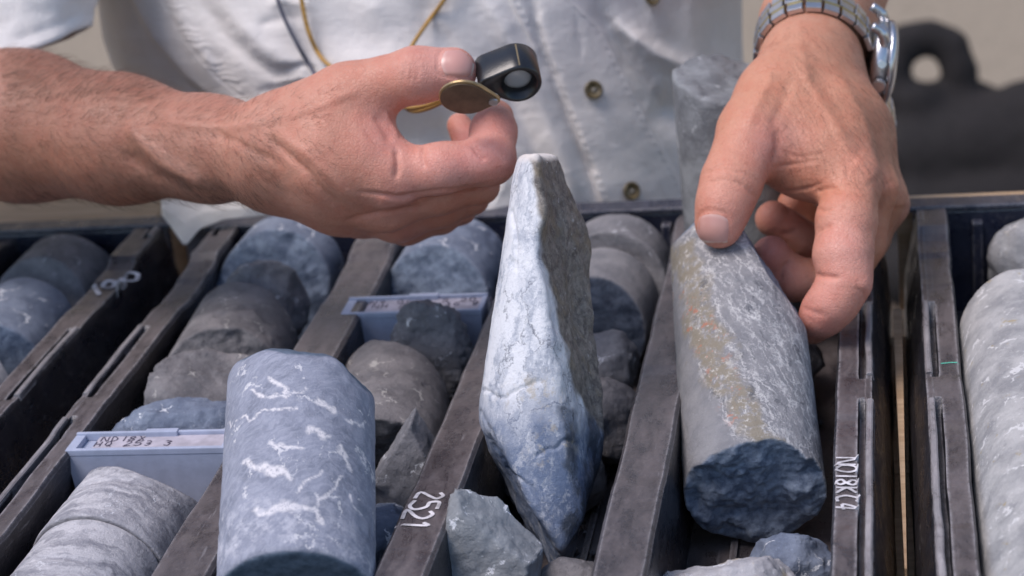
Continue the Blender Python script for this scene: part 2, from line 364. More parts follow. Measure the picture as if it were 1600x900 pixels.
def tray(name, label, x0, x1, dividers, yb, loc_group='core trays side by side on the table', left_slots=True, right_slots=True):
    t = empty(name, (0, 0, -57)); tag(t, label, 'core tray', loc_group)
    off = Matrix.Translation((0, 0, .057))
    def fix(o): o.matrix_basis = off@o.matrix_basis; return o
    bm = bmesh.new(); box(bm, x0+9, x1-9, YA, yb, -56.5, -51); fix(bmobj('floor_panel', bm, pm, t, bev=.6))
    # low ribs moulded in the floor of every channel
    xs = [x0+22]+[v for d in dividers for v in (d[0], d[1])]+[x1-22]
    for a, b in zip(xs[0::2], xs[1::2]):
        for k in (.33, .67):
            xx = a+(b-a)*k; bm = bmesh.new(); box(bm, xx-1.5, xx+1.5, YA+1, yb-1, -51.2, -48.5); fix(bmobj('floor_rib', bm, pm, t, bev=.6))
    for i, (a, b) in enumerate(dividers):
        w2 = (b-a)/2; c = (a+b)/2
        prof = [(-w2-2.5, -51), (-w2-.2, -4), (-w2+.2, -1.6), (-w2+1.6, 0), (w2-1.6, 0), (w2-.2, -1.6), (w2+.2, -4), (w2+2.5, -51)]
        fix(extr('divider', prof, YA, yb-4, t, pm, 8, divfn([(-20+i*9, 60+i*7, .8), (150, 178, -.8), (262, 300, -1.4), (318, 358, 3.5)]), c, i*7.0))
    for side, xa in ((-1, x0), (1, x1)):
        s = -side                                                  # s points inward
        slots = [(YA, -70), (-52, 138), (162, 240), (352, 400)]
        prof = [(s*.6, -51), (s*1.6, -30), (s*7.2, -3), (s*8.0, -.4), (s*10.3, -.2), (s*10.8, -7), (s*13.0, -7), (s*13.5, -.4), (s*21.4, 0), (s*22.4, -2), (s*21.8, -8), (s*14, -51)]
        dz0 = divfn([(-60, 35, .8), (120, 160, .7), (262, 300, -1.2), (318, 372, 4)])
        def wf(y, px_, pz, s=s):
            a = dz0(y, px_, pz)[1]
            if pz == -7: a += 6.6*(1-max([min(1, max(0, (y-u)/2.5))*min(1, max(0, (v-y)/2.5)) for u, v in slots]))
            return 0, a
        fix(extr('side_wall', prof, YA, yb-4, t, pm, 5, wf, xa, 3.0*side+x0))
        lip = [(s*7.4, -2.6), (s*8.0, .2), (s*8.6, .7), (s*9.9, .7), (s*10.5, .2), (s*10.75, -4)]
        for k, (ya, y2) in enumerate(slots):
            if ya < yb-20: fix(extr('outer_lip', lip, ya+1, min(y2-1, yb-8), t, pl_, 4, dz0, xa, k*3.1+side, .35))
    for ya in (yb-3.8, YA-6):
        bm = bmesh.new(); box(bm, x0+6, x1-6, ya, ya+6, -56, 1.5); o = fix(bmobj('end_wall', bm, pe, t, bev=1.2))
    k = x0+34
    while k < x1-30:
        bm = bmesh.new(); box(bm, k, k+5, yb-9.5, yb-3.5, -50.5, -3); fix(bmobj('end_rib', bm, pe, t, bev=1.0)); k += 26
    bm = bmesh.new(); box(bm, x0+2, x1-2, yb-5, yb+9, 1.6, 4.6); fix(bmobj('end_rim', bm, pe, t, bev=1.2))
    return t
tray('core_tray', 'black plastic core tray in the middle, holding the white split core', -250, 104, [(-160, -137), (-77, -57), (0, 20)], 367)
tray('core_tray', 'black plastic core tray at the left with pale scrawl on its rim', -612, -264, [(-374, -354), (-452, -432), (-530, -510)], 373)
tray('core_tray', 'black plastic core tray at the right with a thin green line on its rim', 109.5, 460, [(198, 218), (276, 296), (354, 374)], 354)
bm = bmesh.new(); vs = [bm.verts.new(v) for v in ((106.6, 46, -56.4), (107.4, 46, -56.4), (108.9, 290, -56.4), (104.7, 290, -56.4), (106.6, 46, -24), (107.4, 46, -24), (108.9, 290, -24), (104.7, 290, -24))]
for f in ((0, 1, 2, 3), (0, 1, 5, 4), (1, 2, 6, 5), (2, 3, 7, 6), (3, 0, 4, 7), (4, 5, 6, 7)): bm.faces.new([vs[i] for i in f])
tag(bmobj('raised_table_strip', bm, wd), 'raised pale strip added for the table top in the gap between two trays', 'table strip')  # added strip, raised so the table seen in the gap catches light
# ------------------------------------------------------------------ handwriting (thin paint strokes on z planes)
GL = {'N': [[(0, 0), (0, 1), (.6, 0), (.62, 1)]], 'D': [[(0, 0), (0, 1), (.5, .75), (.52, .3), (0, 0)]], '1': [[(.25, 0), (.25, 1)]],
 '8': [[(.3, .5), (.05, .75), (.3, 1), (.55, .75), (.3, .5), (.02, .25), (.3, 0), (.58, .25), (.3, .5)]], 'X': [[(0, 1), (.6, 0)], [(.6, 1), (0, 0)]],
 'H': [[(0, 0), (0, 1)], [(.55, 0), (.55, 1)], [(0, .5), (.55, .5)]], 'Q': [[(.3, 0), (0, .35), (.1, .9), (.4, 1), (.6, .6), (.5, .1), (.3, 0)], [(.35, .3), (.7, -.1)]],
 '2': [[(0, .8), (.25, 1), (.5, .8), (.4, .5), (0, 0), (.6, .02)]], '5': [[(.55, 1), (.08, 1), (.05, .58), (.4, .62), (.58, .3), (.35, 0), (0, .08)]],
 '3': [[(0, .95), (.35, 1), (.5, .75), (.2, .52), (.52, .35), (.35, 0), (0, .08)]], '0': [[(.3, 0), (0, .3), (.05, .85), (.35, 1), (.6, .65), (.5, .1), (.3, 0)]],
 'G': [[(.5, .85), (.25, 1), (0, .5), (.2, .02), (.55, .15), (.55, .45), (.3, .45)]], '4': [[(.4, 0), (.42, 1), (0, .35), (.62, .35)]], 'C': [[(.55, .9), (.2, 1), (0, .5), (.2, 0), (.55, .12)]],
 '^': [[(.3, -.15), (.3, 1.1), (.05, .85)]], 'K': [[(0, 0), (0, 1)], [(.55, 1), (.05, .45), (.6, 0)]], '9': [[(.5, .75), (.25, 1), (.02, .75), (.25, .5), (.5, .75), (.4, 0)]], '.': [[(.1, 0), (.2, .05)]], ' ': [], '_': [[(0, -.2), (.6, -.2)]], 'A': [[(0, 0), (.3, 1), (.6, 0)], [(.12, .35), (.48, .35)]]}
def writing(name, text, org, ux, uy, size, wd_, mat, parent, step=.85, lift=.25):
    bm = bmesh.new(); ux, uy = nrm(ux), nrm(uy); uz = np.cross(ux, uy); cur = 0.0
    for ch in text:
        for st in GL[ch]:
            P = spline([(cur+a+rnd.uniform(-.06, .06), b+rnd.uniform(-.06, .06), 0) for a, b in st], 4) if len(st) > 2 else [np.array((cur+a, b, 0.0)) for a, b in st]
            pts = [np.array(org)+(ux*p[0]+uy*p[1])*size+uz*lift for p in P]
            tube(bm, pts, wd_/2, 6)
        cur += step if ch not in '1.' else step*.7
    for v in bm.verts:
        d = (np.array(v.co)-org)@uz; v.co = Vector(np.array(v.co)-uz*(d-lift)*.75)
    o = bmobj(name, bm, mat, parent); return o
pen_w = plain('white_paint_pen', (.50, .48, .50), .7, 1, .5); pen_k = plain('dark_marker', (.06, .05, .08), .6)
trays = [o for o in bpy.data.objects if o.name.startswith('core_tray')]
off = Matrix.Translation((0, 0, .057))
bpy.context.view_layer.update(); DG = bpy.context.evaluated_depsgraph_get()
TRAYBV = [(BVHTree.FromObject(o, DG), o.matrix_world.copy()) for o in bpy.data.objects if o.type == 'MESH' and o.name.split('.')[0] in ('divider', 'side_wall')]
def onz(o, par):
    for v in o.data.vertices:                                      # lay the paint on the real rim surface
        best = None
        for bv_, mw in TRAYBV:
            h = bv_.ray_cast(mw.inverted()@Vector((v.co.x, v.co.y, .02)), Vector((0, 0, -1)), .03)
            if h[0] is not None: z = (mw@h[0]).z; best = z if best is None else max(best, z)
        if best is not None and best > -.006: v.co.z = best+.00012+max(0, v.co.z-.0005)*.25
    o.matrix_basis = off@o.matrix_basis
a = atz(626, 768, .9); b = atz(600, 812, .9)
d1 = atz(700, 765, .8)
# '2521' with arrow, written along the divider (read away from the rim)
o = writing('lettering', '252^', atz(683, 768, 1.0)+np.array([-6.5, 0, 0]), (-.12, -1, 0), (1, -.1, 0), 10.4, 1.6, pen_w, trays[0], .74, .5); onz(o, trays[0])
o = writing('lettering', 'N018KC4', atz(1312, 712, 1.0)+np.array([-1.5, 0, 0]), (.02, -1, 0), (1, 0, 0), 7.6, 1.3, pen_w, trays[0], .86, .5); onz(o, trays[0])
o = writing('lettering', '190', atz(143, 455, 1.5)+np.array([0, 0, 0]), (.85, .5, 0), (-.5, .85, 0), 14, 2.6, pen_w, trays[1], .7, .7); onz(o, trays[1])
bm = bmesh.new(); g0, g1 = atz(1462, 566, .3), atz(1499, 566, .3); tube(bm, [np.array([x_, g0[1]+.15*math.sin(x_), .55]) for x_ in np.linspace(123.6, 130.9, 12)], .45, 6)
o = bmobj('green_line', bm, plain('green_ink', (.10, .45, .33), .6), trays[2]); onz(o, trays[2])
# ------------------------------------------------------------------ blue depth-marker blocks
blk = plain('blue_grey_plastic', (.37, .405, .52), .45, 3, .08); lab = plain('dusty_label', (.40, .37, .42), .8, 1, .18)
def block(label, x0, x1, y0, y1, z, lines):
    t = empty('marker_block', ((x0+x1)/2, y0, z-48)); tag(t, label, 'marker block', 'blue depth marker blocks in the channels')
    X0, X1, T = -(x1-x0)/2, (x1-x0)/2, y1-y0
    V = [(X0+4, 0, 0), (X1-4, 0, 0), (X1-4, T, 0), (X0+4, T, 0), (X0, -.6, 45), (X1, -.6, 45), (X1, T, 45), (X0, T, 45)]
    bm = bmesh.new(); vs = [bm.verts.new(v) for v in V]
    for f in ((0, 1, 2, 3), (0, 1, 5, 4), (1, 2, 6, 5), (2, 3, 7, 6), (3, 0, 4, 7), (4, 5, 6, 7)): bm.faces.new([vs[i] for i in f])
    bmobj('body', bm, blk, t, bev=.7)
    for n_, (a, b, c, d, e) in (('rim', (X0-.1, X1+.1, -.75, 1.4, 47.9)), ('rim', (X0-.3, X1+.3, T-1.2, T+.5, 48.6)), ('rim', (X0-.3, X0+4, 1.45, T-1.25, 47.8)), ('rim', (X1-2, X1+.3, 1.45, T-1.25, 47.8))):
        bm = bmesh.new(); box(bm, a, b, c, d, 45.05, e); bmobj(n_, bm, blk, t, bev=.4)
    bm = bmesh.new(); box(bm, X0+10, X1-2.2, 1.5, T-1.3, 45.05, 47.0); lo = bmobj('label_plate', bm, lab, t, bev=.3)
    bm = bmesh.new(); box(bm, -7+3, 7+3, T-2.6, T+.9, 46.2, 49.3); bmobj('clip', bm, blk, t, bev=.5)
    for k, (txt, sx) in enumerate(lines):
        writing('lettering', txt, np.array([X0+10+sx, T-6.2-k*4.6, 47.0]), (1, 0, 0), (0, 1, 0), 4.3, .62, pen_k, t, 1.0, .12)
    return t
block('pale blue plastic marker block with ND18X written on its top', -229.5, -161.5, 107, 122, .5, [('ND18X', 2), ('HQ 253 3', .5)])
block('pale blue plastic marker block wedged farther back under the raised wrist', -146, -80, 246, 264, .5, [('N9 0G83 5 20 1', 1), ('NH 25 0 3G 8 N5', 3)])
# ================================================================== ROCKS
G_ = 'pieces of rock core lying in the tray channels'
def bf(v, a, b): return np.clip((v-a)/(b-a), 0, 1)
m_vein = rockmat('veined_rock', (.165, .18, .235), (.26, .275, .345), (.09, .10, .13), veins=.6, vcol=(.58, .57, .60), scale=1.0, cutcol=[(.06, .09, .13), (.12, .16, .22)], bump=.6,
    extra=lambda n, c: n.mix(n.math('MULTIPLY', n.attr('band'), n.ramp(n.noise(6, 8, .75), .46, .64, 0, .7)), n.mix(n.math('MULTIPLY', n.attr('vein'), n.ramp(n.noise(1.6, 6, .8), .36, .54, .1, .95)), n.mix(n.ramp(n.noise(2.4, 6, .75, vec=n.map((.35, .35, 1.6), vec=n.map((1, 1, 1), (.5, .45, 0), vec=n.vadd(n.tc, n.noise(22, 4, col=True), .02)))), .42, .62, 0, .6), c, (.35, .365, .44)), (.68, .65, .67)), (.50, .50, .56)))
def veinmask(V, W, P):
    px = topx(W)[:, :2]; px = px+np.stack([fbm(V, 7, 4, 3.0), fbm(V, 7, 4, 31.0)], 1)*18
    m = np.zeros(len(V))
    for poly, wd_ in [([(383, 724), (425, 728), (452, 742)], 10), ([(402, 794), (450, 790), (490, 796)], 12), ([(490, 790), (494, 815)], 7), ([(465, 768), (485, 745), (505, 730)], 4),
                      ([(495, 790), (520, 765), (535, 748)], 5), ([(425, 590), (450, 608)], 6), ([(388, 618), (430, 618), (478, 612)], 4), ([(495, 625), (520, 645)], 8), ([(480, 668), (515, 680)], 8),
                      ([(530, 700), (550, 725)], 6), ([(430, 690), (470, 702)], 6), ([(548, 775), (575, 805)], 3), ([(545, 655), (575, 675)], 3), ([(560, 700), (585, 760)], 2.4), ([(355, 660), (420, 640), (470, 640)], 2.5)]:
        d, _ = pxdist(px, poly); m = np.maximum(m, 1-bf(d, wd_*.32, wd_*.72))
    return m
def veinband(V, W, P):
    px = topx(W)[:, :2]; d, _ = pxdist(px, [(338, 850), (400, 810), (470, 815), (540, 860), (580, 900)]); return 1-bf(d, 22, 46)
p0, p1 = atd(462, 936, 742), atd(471, 600, 811)
core('rock_core', 'blue grey core with branching white veins, propped up beside the marker block', p0, p1, 28.2, m_vein, ends=(.8, 1.6), tilt=((0, 0), (.0, .12)), h=.7, amp=.3, seed=2.0, dents=.35, group=G_,
     masks={'vein': veinmask, 'band': veinband}, cuts=[(atd(395, 548, 810), RW@nrm([-.38, .92, .1]), .9), (atd(553, 590, 810), RW@nrm([.76, .65, .0]), 1.2), (atd(460, 532, 810), RW@nrm([.12, .98, .25]), 1.0)], rk=3.5, und=5)
# held core
def hx(n, c):
    wv = n.vadd(n.tc, n.noise(7, 5, .7, col=True), .010)
    st = n.map((1, 1, .16), vec=n.map((1, 1, 1), (0, .40, 0), vec=wv)); s1 = n.noise(2.6, 8, .8, vec=st)
    c = n.mix(n.math('MULTIPLY', n.attr('foli'), n.ramp(s1, .50, .60, 0, .8)), c, (.56, .545, .545))
    c = n.mix(n.math('MULTIPLY', n.attr('foli'), n.ramp(n.noise(3.4, 6, .75, vec=n.map((1, 1, .14), vec=n.map((1, 1, 1), (0, .34, 0), vec=wv))), .54, .64, 0, .85)), c, (.085, .09, .105))
    fv = n.map((1, 1, .13), vec=n.map((1, 1, 1), (0, .40, 0), vec=n.vadd(n.tc, n.noise(9, 6, .75, col=True), .010))); ln = n.ramp(n.voro(5.0, vec=fv), .045, .0, 0, .8)
    c = n.mix(n.math('MULTIPLY', n.math('MULTIPLY', ln, n.attr('foli')), n.ramp(n.noise(9, 4, .7), .38, .56)), c, (.70, .68, .67))
    c = n.mix(n.math('MULTIPLY', n.attr('ochre'), n.ramp(n.noise(6, 8, .8), .38, .52, 0, .9)), c, (.25, .215, .16))
    c = n.mix(n.math('MULTIPLY', n.attr('ochre'), n.ramp(n.noise(3.2, 7, .8), .57, .63)), c, (.55, .52, .48))
    c = n.mix(n.math('MULTIPLY', n.attr('rust'), n.ramp(n.noise(5.5, 6, .75), .57, .62, 0, .85)), c, (.46, .17, .10))
    return c
m_held = rockmat('foliated_rock', (.20, .20, .215), (.27, .265, .275), (.12, .12, .13), scale=.7, cutcol=[(.10, .13, .19), (.25, .295, .37)], extra=hx, bump=1.0)  # cutcol paints the dark blue of shade onto the end face
def pm_(poly, w0, w1, warp=16):
    def f(V, W, P):
        px = topx(W)[:, :2]+np.stack([fbm(V, 9, 4, 5.0), fbm(V, 9, 4, 51.0)], 1)*warp; d, _ = pxdist(px, poly); return 1-bf(d, w0, w1)
    return f
def folmask(V, W, P):
    px = topx(W)[:, :2]; xb = np.interp(px[:, 1], [350, 480, 560, 640, 700], [1052, 1062, 1085, 1120, 1150]); return bf(px[:, 0]+fbm(V, 6, 3, 2.)*14-xb, -3, 8)
hp0, hp1 = atd(1180, 772, 818), atd(1146, 408, 930)
core('rock_core', 'grey streaked core with a rusty band, its end held up by the fingertips', hp0, hp1, 27.6, m_held, ends=(3.6, 1.3), tilt=((0, 0), (.1, .35)), h=.62, amp=.28, seed=5.0, group=G_,
     masks={'ochre': pm_([(1066, 400), (1084, 475), (1122, 570), (1165, 650), (1195, 690)], 16, 32, 34), 'rust': pm_([(1074, 460), (1085, 500), (1105, 530), (1150, 640)], 10, 34), 'foli': folmask},
     cuts=[(atd(1220, 452, 905), RW@nrm([.835, .55, .12]), 1.1), (atd(1062, 372, 925), RW@nrm([-.75, .7, .0]), .5)], dents=.3)
# split white core
def cx(n, c):
    wv = n.vadd(n.tc, n.noise(10, 6, .7, col=True), .016)
    lng = n.map((1, 1, .22), vec=wv)
    c = n.mix(n.ramp(n.noise(6, 8, .75, vec=lng), .34, .55, .12, 1.0), (.30, .33, .40), (.70, .705, .735))
    c = n.mix(n.math('MULTIPLY', n.ramp(n.voro(19, vec=n.map((1, 1, .5), vec=wv)), .022, .0), n.ramp(n.noise(14), .42, .55, 0, .8)), c, (.12, .13, .16))
    c = n.mix(n.ramp(n.noise(1.7, 5, .75), .62, .70, 0, .6), c, (.22, .24, .28))
    c = n.mix(n.math('MULTIPLY', n.attr('low'), n.ramp(n.noise(7, 7, .75, vec=lng), .34, .54, .35, 1)), c, (.13, .17, .26))  # lower part: bluish skylight tone painted into the colour
    c = n.mix(n.math('MULTIPLY', n.attr('drk'), n.ramp(n.noise(6, 7, .75, vec=lng), .36, .5, 0, .9)), c, (.05, .06, .08))
    c = n.mix(n.math('MULTIPLY', n.attr('tan'), n.ramp(n.noise(5, 6, .7), .48, .62, 0, .6)), c, (.44, .38, .29))
    br = n.mix(n.ramp(n.noise(4.2, 8, .78, vec=wv), .38, .62), (.085, .076, .072), (.27, .24, .21))
    br = n.mix(n.ramp(n.noise(9, 5), .5, .68, 0, .5), br, (.22, .17, .10)); br = n.mix(n.ramp(n.noise(2.3, 5, .7), .60, .68, 0, .8), br, (.50, .48, .48))
    c = n.mix(n.attr('brn'), c, br)
    return n.mix(n.attr('tip'), c, (.74, .68, .64))
m_white = rockmat('quartz_rock', (.7, .7, .72), (.75, .75, .78), extra=cx, bump=.9, rough=.5)
A_, B_, C_ = atd(834, 245, 833), atd(888, 650, 803), atd(908, 350, 868)
ncut = nrm(np.cross(B_-A_, C_-A_)); ncut = ncut if ncut@AX > 0 else -ncut
def brn(V, W, P):
    cyl, es = P; px = topx(W)[:, :2]+np.stack([fbm(V, 7, 4, 5.0), fbm(V, 7, 4, 51.0)], 1)*9
    xb = np.interp(px[:, 1], [230, 300, 400, 450, 520, 600, 640, 700], [826, 838, 848, 860, 878, 893, 915, 960]); return bf(px[:, 0]-xb, -3, 4)
def lowm(V, W, P): px = topx(W)[:, :2]; return bf(px[:, 1]+fbm(V, 12, 4, 8.)*70, 600, 700)*bf(px[:, 0]-np.interp(px[:, 1], [640, 900], [700, 745]), 0, 40)  # where the bluish light tone is painted
def drk(V, W, P): px = topx(W)[:, :2]+fbm(V, 8, 4, 8.)[:, None]*16; d, _ = pxdist(px, [(930, 640), (935, 720), (925, 800), (900, 830)]); d2, _ = pxdist(px, [(885, 640), (890, 740), (905, 770)]); return np.maximum(1-bf(d, 12, 26), 1-bf(d2, 4, 12))
p0, p1 = atd(817, 915, 817), atd(916, 218, 851)
def cone_crack(W):
    px = topx(W)[..., :2]; sh = px.shape[:-1]; q = px.reshape(-1, 2); q = q+(fbm(W.reshape(-1, 3), 6, 3, 2.)*9)[:, None]; m = 0
    for poly in ([(757, 612), (790, 622), (812, 606), (845, 598)], [(840, 712), (870, 700), (892, 690)], [(752, 645), (775, 700), (800, 742), (835, 765), (870, 820)], [(800, 330), (806, 375), (802, 420)]):
        d, _ = pxdist(q, poly); m = m+np.exp(-(d/3.2)**2)
    return (m if np.ndim(m) else m).reshape(sh)
o = core('rock_core', 'white split core with bluish light painted below, standing on its tip with a brown broken side', p0, p1, 27, m_white, rk=3.5, und=4.5, ends=(.8, .5), h=.62, amp=.3, seed=11.0, group=G_,
     masks={'brn': brn, 'low': lowm, 'drk': drk, 'tan': pm_([(800, 620), (850, 600), (880, 690), (850, 712)], 10, 32), 'tip': pm_([(812, 240), (835, 244), (866, 240)], 3, 14, 8)},
     cuts=[(B_, ncut, 1.5), (atd(887, 295, 858), RW@nrm([.94, .36, .0]), 1.3), (atd(745, 668, 829), RW@nrm([-.86, -.47, .18]), 1.3), (atd(943, 742, 826), RW@nrm([.92, -.38, .1]), 1.2), (atd(838, 243, 850), RW@nrm([0, 1, .1]), .6), (atd(812, 262, 840), RW@nrm([-.8, .6, .3]), .4)])
me = o.data; V = np.empty(len(me.vertices)*3, np.float32); me.vertices.foreach_get('co', V); V = V.reshape(-1, 3)
Nn = np.empty(len(V)*3, np.float32); me.vertices.foreach_get('normal', Nn); Nn = Nn.reshape(-1, 3)
Mw = np.array(o.matrix_basis); Wd = (V@Mw[:3, :3].T+Mw[:3, 3])*1000
V -= Nn*(cone_crack(Wd)*.0009)[:, None].astype(np.float32); me.vertices.foreach_set('co', V.ravel()); me.update()

gA = rockmat('grey_rock', (.125, .125, .14), (.235, .23, .245), veins=.3, bump=1.1)
gB = rockmat('brown_grey_rock', (.105, .10, .108), (.225, .21, .215), (.05, .045, .05), veins=.45, vcol=(.42, .40, .38), bump=1.2, cutcol=[(.09, .088, .095), (.20, .19, .195)])
gC = rockmat('blue_rock', (.11, .135, .195), (.225, .26, .335), (.06, .075, .11), veins=.55, bump=1.0, cutcol=[(.09, .12, .18), (.20, .25, .33)])
gD = rockmat('pale_rock', (.33, .32, .34), (.52, .51, .53), (.22, .21, .24), veins=.5, bump=1.0, extra=lambda n, c: n.mix(n.ramp(n.noise(13, 5), .60, .72, 0, .6), c, (.36, .28, .14)))
gE = rockmat('banded_rock', (.20, .20, .23), (.36, .35, .38), (.12, .12, .15), veins=.3, bump=1.1, cutcol=[(.14, .13, .14), (.26, .25, .26)],
    extra=lambda n, c: n.mix(n.math('MULTIPLY', n.math('SUBTRACT', 1.0, n.attr('cut')), n.ramp(n.noise(12, 9, .75, vec=n.map((.5, .5, 1.7), (.3, .1, 0), vec=n.vadd(n.tc, n.noise(26, 5, col=True), .03))), .42, .60, 0, .85)), c, (.60, .58, .60)))
gF = rockmat('dark_blue_end_rock', (.17, .17, .185), (.29, .28, .29), bump=1.2, cutcol=[(.03, .04, .065), (.09, .11, .15)])
gH = rockmat('mottled_grey_rock', (.13, .135, .145), (.29, .30, .31), (.07, .07, .08), veins=.4, vcol=(.42, .43, .44), scale=1.3)
gG = rockmat('speckled_light_rock', (.27, .27, .28), (.50, .49, .485), (.19, .19, .20), veins=.7, vcol=(.66, .65, .65), bump=1.1, extra=lambda n, c: n.mix(n.ramp(n.noise(6, 5), .63, .70, 0, .7), c, (.38, .30, .15)))
def ch(x, y, z=-22.0): return np.array([x, y, z])
# channel with the near marker block
core('rock_core', 'banded white and grey core with a ridged broken end before the near marker block', ch(-196, 42, -22), ch(-192, 98, -20), 28, gE, ends=(.6, 1.2), tilt=((0, .1), (.30, -.75)), seed=21, group=G_, cracks=[(26, .8, 2, .1)])
core('rock_core', 'short banded core with a round cracked face at the front of its channel', ch(-198, -40, -23), ch(-196, 40, -23.5), 27.5, gE, ends=(1, .8), tilt=((0, 0), (.05, .1)), seed=24, group=G_, cracks=[(50, .7, 1.5, -.1)])
chunk('rock_chunk', 'flat blue slab of core lying just behind the near marker block', (-188, 140, -15), (36, 13, 23), gC, 5, rot=(0, 0, .05), planes=5, flat=.86, extra=[((0, 0, 1), 19)], group=G_)
chunk('rock_chunk', 'flat brownish slab behind the blue slab', (-187, 172, -12), (36, 24, 26), gB, 8, rot=(.1, .12, .1), planes=4, flat=.9, extra=[((.1, -.2, 1), 17), ((-1, .1, 0), 27)], group=G_)
core('rock_core', 'brown mottled core end with pale spots, left of the veined core', ch(-196, 204, -20), ch(-199, 262, -19), 28, gB, ends=(3.4, 2.5), tilt=((.25, -.35), (.3, .3)), seed=31, group=G_, dents=1.0, h=1.0)
chunk('rock_chunk', 'small brown grey rock wedged between the brown core end and the blue core end', (-193, 282, -8), (22, 18, 22), gA, 12, group=G_, h=1.0)
core('rock_core', 'large blue grey core end farthest back in its channel, left of the arm', ch(-201, 318, -16), ch(-199, 352, -15), 28.5, gC, ends=(2.8, 1), tilt=((.2, -.45), (0, 0)), seed=37, group=G_, dents=.8, h=1.0)
# channel left of the written divider
core('rock_core', 'dark brown core with a domed end behind the veined core', ch(-108, 140, -26), ch(-113, 196, -24), 26.5, gB, ends=(3.0, 2.6), tilt=((.1, .35), (.4, .5)), seed=41, group=G_, dents=.9)
chunk('rock_chunk', 'upright grey brown rock leaning on the far marker block', (-101, 229, -17), (21, 10, 32), gA, 16, planes=10, group=G_)
core('rock_core', 'smooth blue core end behind the far marker block', ch(-114, 300, -19), ch(-112, 352, -18), 27.5, gC, ends=(2.4, 1), tilt=((-.1, -.4), (0, 0)), seed=47, group=G_, dents=.6, h=1.0)
chunk('rock_chunk', 'thin pointed grey flake standing against the written divider', (-89, 116, -14), (26, 12, 40), gA, 19, planes=4, flat=.8, amp=1.2, extra=[((-.80, -.1, .6), 9), ((.92, -.1, .38), 10), ((.1, -1, .35), 7)], group=G_)
chunk('rock_chunk', 'dark blue rock under the pointed flake', (-96, 92, -36), (20, 20, 15), gC, 23, group=G_)
# channel of the split white core
core('rock_core', 'pale brown core at the back of the channel behind the split white core', ch(-30, 322, -21), ch(-30, 354, -21), 27, gA, ends=(1.5, 1), tilt=((0, -.2), (0, 0)), seed=51, group=G_, h=1.0)
core('rock_core', 'core with a dark blue broken face ringed by a pale rim', ch(-34, 272, -24), ch(-31, 316, -23), 25.5, gF, ends=(2.0, 1), tilt=((0, -.25), (.1, 0)), seed=53, group=G_, h=1.0)
chunk('rock_chunk', 'grey blue lump between the dark faced core and the split white core', (-29, 238, -26), (22, 18, 19), gA, 29, group=G_)
chunk('rock_chunk', 'brown lump at the right of the split white core, low in the channel', (-20, 190, -33), (19, 24, 20), gB, 33, group=G_)
chunk('rock_chunk', 'brown dusty rock behind the lower half of the split white core', (-38, 150, -38), (24, 22, 18), gB, 35, group=G_)
chunk('rock_chunk', 'angular grey rock with white flecks at the foot of the split white core', (-46, 43, -20), (22, 17, 34), gC if False else rockmat('flecked_rock', (.20, .215, .235), (.29, .305, .325), veins=.5, bump=1.0), 42, planes=5, flat=.86, amp=1.7, extra=[((.62, -.1, .75), 17), ((-.97, -.1, .25), 17), ((-.4, -.5, .85), 25), ((0, -1, .2), 11)], group=G_)
chunk('rock_chunk', 'small brown rock at the bottom tip of the split white core', (-14, 48, -35), (15, 13, 15), gB, 44, group=G_)
# channel of the held core
chunk('rock_chunk', 'rough blue rock below the dark end of the held core', (66, 64, -35), (18, 16, 16), gC, 52, group=G_, amp=2.2)
chunk('rock_chunk', 'pale tan broken rock at the near edge, below the held core', (44, 34, -26), (26, 13, 14), gD, 55, rot=(0, -.1, .1), group=G_, amp=2.2)
core('rock_core', 'tall speckled grey core standing upright behind the hand with the watch', np.array([36, 318, -50]), np.array([34, 326, 79]), 27.5, gH, ends=(.5, 2.2), tilt=((0, 0), (-.3, .1)), seed=61, group=G_, h=1.1)
chunk('rock_chunk', 'dark rock in shade at the far end of the held core channel', (52, 250, -34), (22, 26, 16), gA, 58, group=G_, h=1.1)
# right tray
core('rock_core', 'long pale grey core with rusty spots in the tray at the right edge', ch(161, -60, -16), ch(161, 226, -13), 29, gG, ends=(1, 1.4), tilt=((0, 0), (-.1, .35)), seed=71, group=G_, h=1.0)
chunk('rock_chunk', 'small pale rock at the far end of the right tray', (170, 322, -14), (22, 18, 20), gG, 63, group=G_, h=1.2)
# left tray
core('rock_core', 'dull grey domed core end at the back of the left tray', ch(-322, 306, -22), ch(-322, 356, -22), 28, gA, ends=(1.0, 1), tilt=((-.05, -.55), (0, 0)), seed=81, group=G_, h=1.1)
core('rock_core', 'pale blue core in front of the domed core end in the left tray', ch(-322, 232, -22), ch(-320, 290, -22), 27.5, gC, ends=(1.5, 1), tilt=((.35, -.1), (0, .2)), seed=83, group=G_, h=1.1)
core('rock_core', 'whitish core at the left edge, nearest piece in the left tray', ch(-319, 120, -22), ch(-321, 215, -22), 27, gD, ends=(1, 1.5), tilt=((0, 0), (.3, .2)), seed=85, group=G_, h=1.1)

# loose chips on the channel floors
bm = bmesh.new(); rq = random.Random(5)
for _ in range(240):
    x0_, x1_ = rq.choice([(-227, -162), (-134, -80), (-54, -3), (23, 78), (136, 195), (-350, -290)]); r_ = rq.uniform(.7, 2.4); x, y = rq.uniform(x0_+3, x1_-3), rq.uniform(-80, 380)
    rr_ = bmesh.ops.create_icosphere(bm, subdivisions=1, radius=r_)
    for v in rr_['verts']: v.co = Vector((x+v.co.x*rq.uniform(.6, 1.5), y+v.co.y*rq.uniform(.6, 1.5), -50.3+r_*.5+v.co.z*rq.uniform(.4, 1)))
tag(bmobj('gravel', bm, gA), 'small grey rock chips scattered over the channel floors', 'rock chips', kind='stuff')
